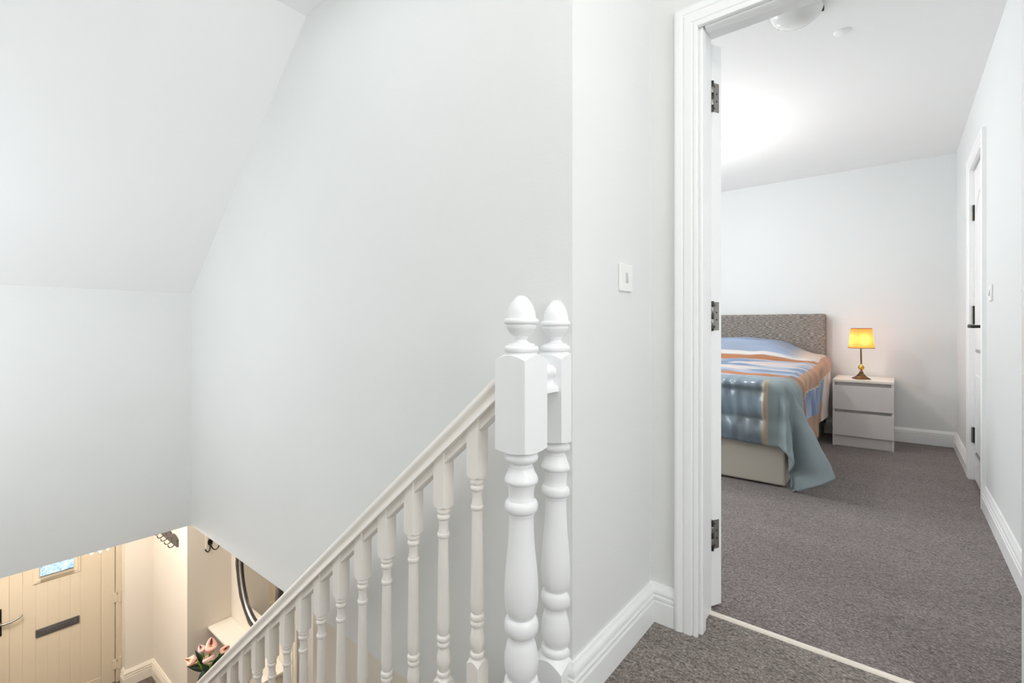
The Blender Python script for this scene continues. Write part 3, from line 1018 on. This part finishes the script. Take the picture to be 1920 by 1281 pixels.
# shelf under the mirror
sh = tag(empty('wall_shelf', (-4.545, YM, -1.85)), 'cream wall shelf below the oval mirror', 'shelf')
MB().box(-0.577, 0.577, -0.205, 0.0, -0.022, 0.0).build('shelf_board', SHELFW, sh, bevel=0.003)
for bx_ in (-0.38, 0.38):
    MB().prism([(-0.16, -0.022), (0.0, -0.022), (0.0, -0.17), (-0.02, -0.17)], 'x', bx_ - 0.012, bx_ + 0.012).build('bracket', SHELFW, sh)

# oval mirror
mi = tag(empty('wall_mirror', (-4.5, YM, -1.2)), 'oval mirror with dark scalloped frame and silver inner rim', 'mirror')


def oval_ring(rows, wob=0.0):
    m = MB()
    seg = 96
    for (ra, rb, d) in rows:
        for k in range(seg):
            a = 2 * math.pi * k / seg
            w = 0.0
            if wob:
                w = wob * max(0.0, math.sin(a * 12)) ** 2 * (1 if ra > 0.43 else 0)
            m.v.append(((ra + w) * math.cos(a), -d, (rb + w) * math.sin(a)))
    nr = len(rows)
    for j in range(nr):
        for k in range(seg):
            a, b = j * seg + k, j * seg + (k + 1) % seg
            c, d = ((j + 1) % nr) * seg + (k + 1) % seg, ((j + 1) % nr) * seg + k
            m.f.append((a, b, c, d))
    return m


oval_ring([(0.450, 0.570, 0.0), (0.452, 0.572, 0.012), (0.440, 0.560, 0.030), (0.420, 0.540, 0.034), (0.402, 0.522, 0.026), (0.398, 0.518, 0.0)], 0.012).build('frame', BLACKFRAME, mi, smooth=50)
oval_ring([(0.398, 0.518, 0.0), (0.398, 0.518, 0.022), (0.380, 0.500, 0.027), (0.364, 0.484, 0.014), (0.362, 0.482, 0.0)]).build('inner_rim', SILVER, mi, smooth=50)
oval_ring([(0.363, 0.483, 0.0), (0.363, 0.483, 0.017), (0.352, 0.472, 0.017), (0.351, 0.471, 0.0)]).build('bead', BLACKFRAME, mi, smooth=50)
m = MB()
m.v = [(0.356 * math.cos(2 * math.pi * k / 64), -0.006, 0.476 * math.sin(2 * math.pi * k / 64)) for k in range(64)] + [(0.356 * math.cos(2 * math.pi * k / 64), 0.0, 0.476 * math.sin(2 * math.pi * k / 64)) for k in range(64)]
m.f = [tuple(range(64)), tuple(range(127, 63, -1))] + [(k, (k + 1) % 64, 64 + (k + 1) % 64, 64 + k) for k in range(64)]
m.build('mirror_glass', MIRROR, mi)

# hall chandelier: only its lowest crystals reach below the wall edge
ch = tag(empty('crystal_chandelier', (-5.3, 0.97, ZB)), 'hanging crystal hall light with clear drops tucked behind the wall edge', 'ceiling light')
MB().lathe([(0.06, 0.0), (0.06, -0.012), (0.02, -0.03), (0.006, -0.035)][::-1], (0, 0, 0), 24).build('ceiling_rose', CHROME, ch, smooth=40)
MB().tube([(0, 0, -0.03), (0, 0, -0.40)], 0.005, 10).build('rod', CHROME, ch, smooth=40)
MB().lathe([(0.004, -0.40), (0.10, -0.40), (0.105, -0.41), (0.10, -0.42), (0.004, -0.42)][::-1], (0, 0, 0), 28).build('ring_plate', CHROME, ch, smooth=40)
for k in range(10):
    a = 2 * math.pi * k / 10
    dr = MB().lathe([(0.001, -0.03), (0.010, -0.018), (0.012, -0.006), (0.006, 0.012), (0.001, 0.02)], (0.09 * math.cos(a), 0.09 * math.sin(a), -0.63), 10)
    o = dr.build('crystal_drop', CRYSTAL, ch)
    MB().tube([(0.09 * math.cos(a), 0.09 * math.sin(a), -0.61), (0.09 * math.cos(a), 0.09 * math.sin(a), -0.42)], 0.0012, 6).build('wire', CHROME, o)
point_light('hall_lamp', (-5.3, 0.97, -0.74), 9, (1.0, 0.925, 0.86), 0.05)
fl = tag(empty('added_hall_light', (-5.15, 0.25, ZB)), 'unseen flush hall light added to brighten the coat rack wall', 'ceiling light')
MB().lathe([(0.15, -0.02), (0.16, -0.012), (0.16, 0.0)], (0, 0, 0), 36).build('base_plate', PLASTIC, fl, smooth=40)
point_light('hall_fill_lamp', (-5.15, 0.25, ZB - 0.14), 45, (1.0, 0.925, 0.86), 0.10)  # added fill, evens out the light on the coat rack wall
point_light('hall_fill_inner', (-4.0, 1.25, -0.34), 13, (1.0, 0.925, 0.86), 0.05)  # added fill for the recess side wall
ir = tag(empty('added_hall_downlight', (-4.0, 1.25, ZB)), 'small unseen downlight added to brighten the hall recess', 'ceiling light')
MB().lathe([(0.05, -0.02), (0.055, -0.012), (0.055, 0.0)], (0, 0, 0), 24).build('rim', CHROME, ir, smooth=40)

# calla lilies in a tall vase
VX, VY = -4.36, 1.42
tag(MB().lathe([(0.075, 0.0), (0.082, 0.01), (0.095, 0.20), (0.088, 0.42), (0.060, 0.60), (0.058, 0.66), (0.066, 0.70), (0.060, 0.70), (0.052, 0.66), (0.054, 0.60), (0.05, 0.3)], (VX, VY, ZG), 32).build('floor_vase', CERAMIC, None, smooth=50),
    'tall dark glazed floor vase holding the pink calla lilies', 'vase')


VTOP = Vector((VX, VY, ZG + 0.68))


def calla(base, tip, width, petal, label, leaf=None, openness=0.85, spadix=True):
    """one flower: curved stem from the vase to base, trumpet spathe from base to tip"""
    root = tag(empty('calla_lily', VTOP), label, 'flower', 'pink calla lilies in the hall vase')
    b, t = Vector(base) - VTOP, Vector(tip) - VTOP
    ax = (t - b)
    L = ax.length
    ax.normalize()
    mid = b * 0.55 + Vector((0, 0, 0.05))
    pts = []
    s0 = Vector((b.x * 0.1, b.y * 0.1, -0.30))
    ctrl = [s0, Vector((b.x * 0.25, b.y * 0.25, 0.02)), b - ax * 0.10, b + ax * 0.02]
    for k in range(13):
        q = k / 12
        p = (ctrl[0] * (1 - q) ** 3 + ctrl[1] * 3 * q * (1 - q) ** 2 + ctrl[2] * 3 * q * q * (1 - q) + ctrl[3] * q ** 3)
        pts.append(p)
    st_ = MB().tube(pts, 0.0065, 8).build('stem', STEMG, root, smooth=60)
    # spathe: rolled trumpet, taller on the back side
    view = (VTOP - Vector((0, 0, 1.0))).normalized()
    side = ax.cross(view).normalized()
    back = ax.cross(side).normalized()
    if back.dot(view) < 0:
        back = -back
    m_ = MB()
    nu, nv = 28, 12
    for j in range(nv + 1):
        q = j / nv
        rad = width * (0.16 + 0.84 * math.sin(min(1.0, q * 1.25) * math.pi * 0.5)) * (1.0 if q < 0.72 else 1.0 - openness * 0.9 * ((q - 0.72) / 0.28) ** 2)
        for k in range(nu):
            a = 2 * math.pi * k / nu
            back_w = 0.5 + 0.5 * math.cos(a)
            h_ = L * q * (0.50 + 0.50 * back_w ** 1.3)
            rr = rad * (1 + 0.10 * math.sin(3 * a + q))
            p = b + ax * h_ + (back * math.cos(a) + side * math.sin(a)) * rr * 0.5
            m_.v.append(tuple(p))
    for j in range(nv):
        for k in range(nu):
            a_, b_ = j * nu + k, j * nu + (k + 1) % nu
            m_.f.append((a_, b_, b_ + nu, a_ + nu))
    sp = m_.build('spathe', petal, root, smooth=60)
    sm = sp.modifiers.new('thickness', 'SOLIDIFY')
    sm.thickness = 0.0025
    MB().tube([tuple(b - ax * 0.012), tuple(b + ax * 0.006), tuple(b + ax * L * 0.16)], [0.007, width * 0.13, width * 0.36], 14).build('calyx', STEMG, sp, smooth=60)
    if spadix:
        MB().tube([tuple(b + ax * L * 0.12), tuple(b + ax * L * 0.3 - back * width * 0.10), tuple(b + ax * L * 0.62 - back * width * 0.16)], [width * 0.10, width * 0.11, width * 0.04], 10).build('spadix', YELLOW, sp, smooth=60)
    return root


calla((-4.289, 1.477, -1.607), (-4.279, 1.485, -1.487), 0.082, PINK, 'tallest pink calla lily, standing upright above the vase')
calla((-4.365, 1.416, -1.684), (-4.452, 1.346, -1.654), 0.078, PINK, 'pink calla lily lying sideways towards the front door', openness=0.9)
calla((-4.332, 1.442, -1.607), (-4.355, 1.424, -1.539), 0.055, MAUVE, 'small mauve calla lily behind the tallest bloom')
calla((-4.233, 1.458, -1.666), (-4.312, 1.458, -1.611), 0.085, MAUVE, 'mauve calla lily facing forward in the middle of the bunch', openness=0.2)
calla((-4.281, 1.548, -1.645), (-4.227, 1.591, -1.585), 0.062, PINK, 'peach calla lily leaning against the handrail')


def leaf(base, tip, width, droop, label):
    b, t = Vector(base) - VTOP, Vector(tip) - VTOP
    root = MB()
    ax = t - b
    L = ax.length
    ax.normalize()
    view = (VTOP - Vector((0, 0, 1.0))).normalized()
    side = ax.cross(view).normalized()
    nrm = side.cross(ax)
    n_ = 14
    for j in range(n_ + 1):
        q = j / n_
        w = width * math.sin(math.pi * min(1.0, (q * 0.94 + 0.06)) ** 0.8) * 0.5
        if j == n_:
            w = 0.001
        c = b + ax * L * q + Vector((0, 0, -droop * q * q)) + nrm * 0.0
        root.v += [tuple(c - side * w + nrm * w * 0.35), tuple(c), tuple(c + side * w + nrm * w * 0.35)]
    for j in range(n_):
        for k in range(2):
            a = j * 3 + k
            root.f.append((a, a + 1, a + 4, a + 3))
    o = root.build('calla_leaf', LEAF, None, smooth=70)
    o.location = VTOP
    md = o.modifiers.new('thickness', 'SOLIDIFY')
    md.thickness = 0.002
    return tag(o, label, 'leaf', 'dark green leaves of the hall bouquet')


leaf((-4.296, 1.472, -1.726), (-4.435, 1.359, -1.714), 0.058, 0.0, 'dark green pointed leaf spreading towards the front door')
leaf((-4.343, 1.473, -1.735), (-4.420, 1.411, -1.602), 0.045, 0.0, 'dark green leaf rising behind the sideways lily')
leaf((-4.260, 1.475, -1.708), (-4.307, 1.386, -1.810), 0.075, 0.0, 'broad dark green leaf drooping over the vase rim')
leaf((-4.305, 1.490, -1.736), (-4.221, 1.558, -1.616), 0.045, 0.0, 'dark green leaf rising along the handrail')
leaf((-4.229, 1.487, -1.743), (-4.286, 1.416, -1.666), 0.060, 0.0, 'dark green leaf folded below the middle lily')

# ------------------------------------------------------------------ light switches


def switch(loc, axis, label, rocker_w=0.012):
    """axis: direction the plate faces along x"""
    r = tag(empty('light_switch', loc), label, 'light switch')
    s = axis
    x0_, x1_ = (0.0, 0.008) if s > 0 else (-0.008, 0.0)
    MB().box(x0_, x1_, -0.043, 0.043, -0.0425, 0.0425).build('face_plate', PLASTIC, r, bevel=0.003)
    e = 0.008 * s
    xa, xb = sorted((e, e + 0.004 * s))
    rk = MB().prism([(e, -0.016), (e + 0.0045 * s, -0.014), (e + 0.001 * s, 0.016), (e, 0.016)], 'y', -rocker_w / 2, rocker_w / 2)
    rk.build('rocker', PLASTIC_D, r, bevel=0.001)
    return r


switch((XL, 1.385, 1.154), 1, 'white single light switch on the landing wall beside the bedroom door')
switch((XR, 3.50, 1.18), -1, 'white light switch beside the narrow bedroom side door')
switch((XR, 2.64, 1.15), -1, 'white light switch on the bedroom side wall at the photo edge')

# ------------------------------------------------------------------ bed
BX0, BX1, BYF, BYH = -2.05, -0.545, 3.375, 5.33
bed = tag(empty('bed', ((BX0 + BX1) / 2, BYF, 0)), 'double divan bed with grey tweed headboard', 'bed')
bo = Vector(bed.location)


def bbox(name, x0, x1, y0, y1, z0, z1, mt, bev):
    return MB().box(x0 - bo.x, x1 - bo.x, y0 - bo.y, y1 - bo.y, z0, z1).build(name, mt, bed, bevel=bev)


bbox('divan_base', BX0, BX1, BYF, BYH, 0.012, 0.34, DIVAN, 0.012)
bbox('mattress', BX0, BX1, BYF + 0.01, BYH, 0.342, 0.60, MATTRESS, 0.05)
hb = bbox('headboard', BX0 - 0.01, -0.527, 5.315, 5.398, 0.10, 1.128, TWEED, 0.022)
for lx in (BX0 + 0.1, BX1 - 0.1):
    bbox('foot', lx - 0.025, lx + 0.025, BYF + 0.10, BYF + 0.15, 0.0, 0.012, IRON, 0)

# duvet: one continuous quilted sheet over the mattress, hanging at the foot and the side
XE, YE = -0.575, 3.405            # lines where the sheet turns over the side and the foot
OS, OF = 0.575, 0.455              # overhang at the side and at the foot
RB = 0.085                        # roll-over radius


def top_z(x, y):
    z = 0.672 + 0.035 * min(1.0, max(0.0, (y - 3.5) / 1.0))
    # pillows under the head end
    px_ = 1.0
    d = (x - XE)
    px_ = 1.0 - math.exp(-((d / 0.22) ** 2)) if d < 0 else 0.0
    hump = max(0.0, min(1.0, (y - 4.55) / 0.42))
    hump = hump * hump * (3 - 2 * hump)
    z += 0.172 * hump * (0.25 + 0.75 * px_)
    # soft crown across the bed
    z += 0.018 * (1.0 - math.exp(-((d / 0.3) ** 2))) if d < 0 else 0.0
    return z


def roll(s):
    """distance s past the edge line -> (outward, down) rolling over an edge of radius RB"""
    if s <= 0:
        return 0.0, 0.0
    q = RB * math.pi / 2
    if s < q:
        a = s / RB
        return RB * math.sin(a), RB * (1 - math.cos(a))
    return RB, RB + (s - q)


def smooth01(t):
    t = max(0.0, min(1.0, t))
    return t * t * (3 - 2 * t)


def flare(phi):
    """outward lean of the hanging cloth around the foot corner (phi 0 = side, 90 = foot)"""
    keys = [(0, 3), (8, 7), (18, 27), (25, 29), (40, 1), (47, 1), (60, 14), (70, 13), (80, 4), (90, 1)]
    for (a, va), (b, vb) in zip(keys[:-1], keys[1:]):
        if phi <= b:
            return va + (vb - va) * smooth01((phi - a) / (b - a))
    return 1.0


def nz(x, y, z):
    return mnoise.noise(Vector((x, y, z)))


COPPER = (176, 116, 74)
TAN = (166, 126, 100)
BLUE = (142, 152, 170)
PALE = (208, 194, 190)
TEAL = (126, 138, 140)
STEELB = (122, 142, 160)
DEEPB = (100, 120, 156)


def mixc(a, b, t):
    t = max(0.0, min(1.0, t))
    return tuple(a[i] * (1 - t) + b[i] * t for i in range(3))


def duvet_colour(x, y, s, t):
    """printed cloth; s past the side edge, t past the foot edge"""
    n1 = nz(x * 2.2, y * 11, 3.1)
    n2 = nz(x * 6, y * 26, 7.7)
    gl = 0.25
    if t > -0.02:                                   # foot drop and its corner
        if s > 0.02 or x > -0.655:
            c = mixc(TEAL, (140, 152, 156), 0.5 + n1)
            gl = 0.3
        else:
            c = mixc((112, 122, 128), (132, 152, 168), 0.5 + 1.2 * n1)
            gl = 1.0
        k = abs(x + 0.648)
        if s < 0.02 and k < 0.012 and t > 0.03:
            c = (176, 160, 140)
        return c, gl
    if s > 0.0:                                     # side drop
        if y < 3.56:
            return mixc(TEAL, (136, 148, 152), 0.5 + n1), 0.25
        if y < 3.66:
            return mixc((130, 92, 66), (164, 120, 88), 0.5 + n1), 0.4  # copper stripe running down the side, shade mixed into its brown
        if s < 0.05:
            pass
        elif s < 0.19:
            n3 = nz(y * 16, s * 3, 1.0)
            return mixc(TAN, (188, 152, 126), 0.5 + n3), 0.55
        elif y < 4.75:
            n3 = nz(y * 13, s * 4, 5.0)
            c = mixc(DEEPB, (172, 186, 208), 0.35 + 1.1 * n3)
            if abs(s - 0.19) < 0.008:
                c = (204, 196, 184)
            if s > 0.40:
                c = (170, 138, 112)
            return c, 0.6
        else:
            return mixc((222, 206, 188), (196, 186, 186), 0.5 + n1), 0.3
    if y > 4.70:
        c = mixc(BLUE, (150, 166, 194), 0.5 + n1)
        if x > -0.78:
            c = mixc(c, (216, 202, 190), smooth01((x + 0.78) / 0.16))
        if abs(y - 4.715) < 0.014:
            c = (206, 202, 200)
        return c, 0.25
    if y > 4.60:
        return mixc(COPPER, (160, 106, 70), 0.5 + n2), 0.55
    if y > 3.66:
        c = mixc((146, 160, 184), (178, 182, 192), 0.5 + n2)
        w = smooth01((nz(x * 1.8 + 4, y * 7.0, 1.7) + 0.02) * 5)
        c = mixc(c, PALE, w * 0.9)
        w2 = smooth01((nz(x * 2.6 + 9, y * 10.0, 6.7) - 0.12) * 7)
        c = mixc(c, (112, 136, 166), w2)
        return c, 0.35
    if y > 3.54:
        return mixc((178, 114, 66), (166, 104, 60), 0.5 + n2), 0.5
    c = mixc((150, 162, 186), (172, 170, 180), 0.5 + n1)
    if x > -0.78:
        c = mixc(c, TEAL, smooth01((x + 0.78) / 0.10) * 0.7)
    if x < -0.95:
        c = mixc(c, (186, 172, 160), 0.3)
    return c, 0.3


def duvet():
    NXs, NYs = 170, 210
    xs0, xs1 = -2.1, XE + OS
    ys0, ys1 = YE - OF, 5.31
    verts, cols, gls = [], [], []
    for j in range(NYs + 1):
        yy = ys0 + (ys1 - ys0) * j / NYs
        for i in range(NXs + 1):
            q = i / NXs
            xx = xs0 + (xs1 - xs0) * (q ** 0.72)
            s, t = xx - XE, YE - yy
            cx_, cy_ = min(xx, XE), max(yy, YE)
            zt_ = top_z(cx_, cy_)
            wr = 0.012 * nz(xx * 3.5, yy * 3.5, 0.3) + 0.008 * nz(xx * 8, yy * 14, 4.3)
            if s <= 0 and t <= 0:
                # loft: puffs between the stitched cross seams
                seam = 0.0
                for ysm in (3.54, 3.66, 4.60, 4.70):
                    seam -= 0.016 * math.exp(-((yy - ysm) / 0.02) ** 2)
                p = Vector((xx, yy, zt_ + wr + seam))
            elif s > 0 and t <= 0:
                o, d = roll(s)
                sag = 0.02 * math.sin(yy * 9 + 1.0) * smooth01(s / 0.4) + 0.012 * smooth01((yy - 4.2) / 0.8) * math.sin(math.pi * min(1, s / 0.5))
                pleat = 0.006 * math.sin(yy * 62) * (1.0 if 0.05 < s < 0.40 and 3.66 < yy < 4.7 else 0.0)
                p = Vector((XE + o + sag + pleat + wr, yy, zt_ - d * 0.985))
            elif t > 0 and s <= 0:
                o, d = roll(t)
                puff = 0.0
                if xx < -0.64:
                    for (a0, a1) in ((0.03, 0.125), (0.125, 0.30), (0.30, 0.455)):
                        if a0 <= t < a1:
                            puff = math.sin(math.pi * (t - a0) / (a1 - a0))
                    puc = 0.5 + 0.5 * nz(xx * 17, t * 3.0, 2.0)
                    puff = 0.030 * puff * (0.55 + 0.7 * puc) + 0.022 * nz(xx * 24, t * 7, 8.0) * smooth01(t / 0.06)
                p = Vector((xx, YE - o - puff, zt_ - d + wr * 0.5))
            else:
                rr = math.hypot(s, t)
                phi = math.degrees(math.atan2(t, s))
                o, d = roll(rr)
                al = R(flare(phi)) * smooth01((rr - 0.05) / 0.2)
                hang = max(0.0, rr - RB * math.pi / 2)
                o = o + hang * math.sin(al)
                d = min(d, RB) * (1.0) + hang * math.cos(al) if rr > RB * math.pi / 2 else d
                ph = R(phi)
                ow = (0.022 * nz(phi * 0.10, rr * 2.2, 5.0) + 0.008 * nz(s * 12, t * 12, 2.0)) * smooth01(rr / 0.2)
                p = Vector((XE + (o + ow) * math.cos(ph), YE - (o + ow) * math.sin(ph), zt_ - d))
                if p.z < 0.012:
                    ex = 0.012 - p.z
                    p.x += math.cos(ph) * ex * 0.6
                    p.y -= math.sin(ph) * ex * 0.6
                    p.z = 0.012 + 0.01 * abs(nz(s * 20, t * 20, 1.0))
            p.z = max(p.z, 0.012)
            verts.append(tuple(p))
            c, g = duvet_colour(xx, yy, s, t)
            cols.append(srgb(*c))
            gls.append(g)
    faces = []
    for j in range(NYs):
        for i in range(NXs):
            a = j * (NXs + 1) + i
            faces.append((a, a + 1, a + NXs + 2, a + NXs + 1))
    me = bpy.data.meshes.new('duvet')
    me.from_pydata(verts, [], faces)
    ca = me.color_attributes.new('print', 'FLOAT_COLOR', 'POINT')
    ca.data.foreach_set('color', [k for c in cols for k in c])
    ga = me.attributes.new('gloss', 'FLOAT', 'POINT')
    ga.data.foreach_set('value', gls)
    me.polygons.foreach_set('use_smooth', [True] * len(me.polygons))
    o = bpy.data.objects.new('duvet', me)
    COL.objects.link(o)
    me.materials.append(DUVET)
    md = o.modifiers.new('thickness', 'SOLIDIFY')
    md.thickness = 0.012
    md.offset = -1
    return o


tag(duvet(), 'blue, teal and copper striped satin duvet draped over the bed to the floor', 'duvet')

# ------------------------------------------------------------------ nightstand
NX0, NX1, NY0, NY1, NH = -0.437, -0.027, 4.896, 5.395, 0.560
ns = tag(empty('nightstand', ((NX0 + NX1) / 2, NY0, 0)), 'pale grey two-drawer nightstand beside the bed', 'nightstand')
no = Vector(ns.location)


def nbox(name, x0, x1, y0, y1, z0, z1, mt, bev=0.0015, parent=ns):
    return MB().box(x0 - no.x, x1 - no.x, y0 - no.y, y1 - no.y, z0, z1).build(name, mt, parent, bevel=bev)


nbox('top_panel', NX0, NX1, NY0, NY1, NH - 0.020, NH, LAMTOP)
nbox('side_panel', NX0, NX0 + 0.016, NY0 + 0.004, NY1, 0.0, NH - 0.0205, LAMINATE)
nbox('side_panel', NX1 - 0.016, NX1, NY0 + 0.004, NY1, 0.0, NH - 0.0205, LAMINATE)
nbox('back_panel', NX0 + 0.0165, NX1 - 0.0165, NY1 - 0.006, NY1, 0.05, NH - 0.0205, LAMINATE)
nbox('plinth', NX0 + 0.0165, NX1 - 0.0165, NY0 + 0.016, NY0 + 0.030, 0.002, 0.088, LAMINATE)
for z0_, z1_ in ((0.092, 0.286), (0.310, 0.512)):
    dr = nbox('drawer', NX0 + 0.001, NX1 - 0.001, NY0 - 0.004, NY0 + 0.012, z0_, z1_, LAMINATE)
    nbox('finger_rail', NX0 + 0.017, NX1 - 0.017, NY0 + 0.034, NY0 + 0.046, z1_ - 0.03, z1_ + 0.024, LAMINATE, parent=dr)
    nbox('drawer_box', NX0 + 0.03, NX1 - 0.03, NY0 + 0.05, NY1 - 0.02, z0_ + 0.02, z1_ - 0.03, LAMINATE, parent=dr)

# ------------------------------------------------------------------ table lamp
LX, LY, LZ = -0.246, 5.05, NH
lamp = tag(empty('table_lamp', (LX, LY, LZ), R(24)), 'small brass table lamp with glowing amber shade on the nightstand', 'lamp')
lamp.location = (LX, LY, LZ)
m = MB()
rows = [(0.052, 0.0), (0.052, 0.006), (0.044, 0.012), (0.028, 0.026), (0.018, 0.042), (0.012, 0.054)]
for j, (a, z) in enumerate(rows):
    m.v += [(-a, -a, z), (a, -a, z), (a, a, z), (-a, a, z)]
for j in range(len(rows) - 1):
    for k in range(4):
        a, b = j * 4 + k, j * 4 + (k + 1) % 4
        m.f.append((a, b, b + 4, a + 4))
m.f += [(3, 2, 1, 0), tuple(len(rows) * 4 - 4 + k for k in range(4))]
m.build('base', BRASS_D, lamp, bevel=0.002)
MB().lathe([(0.012, 0.053), (0.017, 0.058), (0.012, 0.064), (0.008, 0.070), (0.007, 0.076)], (0, 0, 0), 24).build('collar', BRASS_D, lamp, smooth=40)
MB().lathe([(0.004, 0.074), (0.012, 0.077), (0.019, 0.084), (0.0225, 0.094), (0.0225, 0.100), (0.019, 0.110), (0.012, 0.117), (0.006, 0.122), (0.006, 0.128)], (0, 0, 0), 28).build('ball', BRASS, lamp, smooth=60)
MB().tube([(0, 0, 0.126), (-0.004, -0.001, 0.30)], 0.0058, 12).build('stem', BRASS_D, lamp, smooth=50)
BULB_M = MB().lathe([(0.008, 0.285), (0.010, 0.30), (0.020, 0.325), (0.024, 0.345), (0.018, 0.362), (0.004, 0.370)], (-0.004, 0, 0), 20)
BULB_M.build('bulb', BULB, lamp, smooth=60)
m = MB()


def rsq(a, rad, z):
    out = []
    for cx_, cy_, st_a in ((1, 1, 0), (-1, 1, 90), (-1, -1, 180), (1, -1, 270)):
        for k in range(6):
            an = R(st_a + 90 * k / 5)
            out.append((cx_ * (a - rad) + rad * math.cos(an), cy_ * (a - rad) + rad * math.sin(an), z))
    return out


ra = rsq(0.078, 0.024, 0.262)
rb = rsq(0.062, 0.020, 0.432)
nq = len(ra)
m.v = ra + rb
m.f = [(k, (k + 1) % nq, nq + (k + 1) % nq, nq + k) for k in range(nq)]
m.build('shade', SHADE, lamp, smooth=60, fix=False)
for (a, rad, z, h) in ((0.0785, 0.024, 0.262, 0.005), (0.0625, 0.020, 0.428, 0.005)):
    m = MB()
    m.v = rsq(a, rad, z) + rsq(a, rad, z + h)
    m.f = [(k, (k + 1) % nq, nq + (k + 1) % nq, nq + k) for k in range(nq)]
    m.build('shade_trim', BRASS_D, lamp, smooth=60)

# ------------------------------------------------------------------ bedroom ceiling things
cl = tag(empty('flush_ceiling_light', (-0.365, 2.535, ZC)), 'round glass flush ceiling light just inside the bedroom door', 'ceiling light')
MB().lathe([(0.085, -0.012), (0.09, -0.008), (0.09, 0.0)], (0, 0, 0), 36).build('base_plate', PLASTIC, cl, smooth=40)
MB().lathe([(0.004, -0.060), (0.04, -0.057), (0.075, -0.046), (0.096, -0.028), (0.104, -0.014), (0.105, -0.011), (0.098, -0.010)], (0, 0, 0), 40).build('glass_bowl', GLASSW, cl, smooth=60)
for k in range(3):
    a = R(20 + 120 * k)
    MB().box(0.098, 0.110, -0.005, 0.005, -0.020, 0.0).build('clip', STEEL_D, cl, bevel=0.001).rotation_euler = (0, 0, a)
tag(MB().lathe([(0.028, -0.006), (0.032, -0.004), (0.033, 0.0)], (-0.217, 2.853, ZC), 28).build('ceiling_blanking_plate', CEIL, None, smooth=40),
    'small round blank plate on the bedroom ceiling', 'ceiling plate')
pd = tag(empty('pendant_lamp', (-1.33, 3.70, ZC)), 'bare globe bulb pendant hidden behind the bedroom door', 'lamp')
MB().tube([(0, 0, -0.002), (0, 0, -0.42)], 0.004, 8).build('flex', PLASTIC, pd)
MB().lathe([(0.05, -0.02), (0.05, 0.0)], (0, 0, 0), 24).build('ceiling_rose', PLASTIC, pd, smooth=40)
MB().lathe([(0.014, -0.484), (0.015, -0.474), (0.012, -0.43)], (0, 0, 0), 20).build('lamp_holder', PLASTIC, pd, smooth=40)
PENDB = mat('pendant_bulb', srgb(255, 250, 240), 0.3, emit=(1.0, 0.98, 0.95, 1), estr=260.0)
MB().lathe([(0.004, -0.60), (0.026, -0.592), (0.044, -0.574), (0.052, -0.548), (0.048, -0.522), (0.034, -0.500), (0.018, -0.485)], (0, 0, 0), 24).build('globe_bulb', PENDB, pd, smooth=60)

# ------------------------------------------------------------------ landing ceiling light (above and behind the camera)
ll = tag(empty('landing_ceiling_light', (0.12, 0.30, ZL)), 'round opal ceiling light above the landing', 'ceiling light')
MB().lathe([(0.14, -0.02), (0.15, -0.012), (0.15, 0.0)], (0, 0, 0), 36).build('base_plate', PLASTIC, ll, smooth=40)
point_light('landing_lamp_light', (0.12, 0.30, ZL - 0.16), 15.5, (1.0, 0.97, 0.92), 0.12)
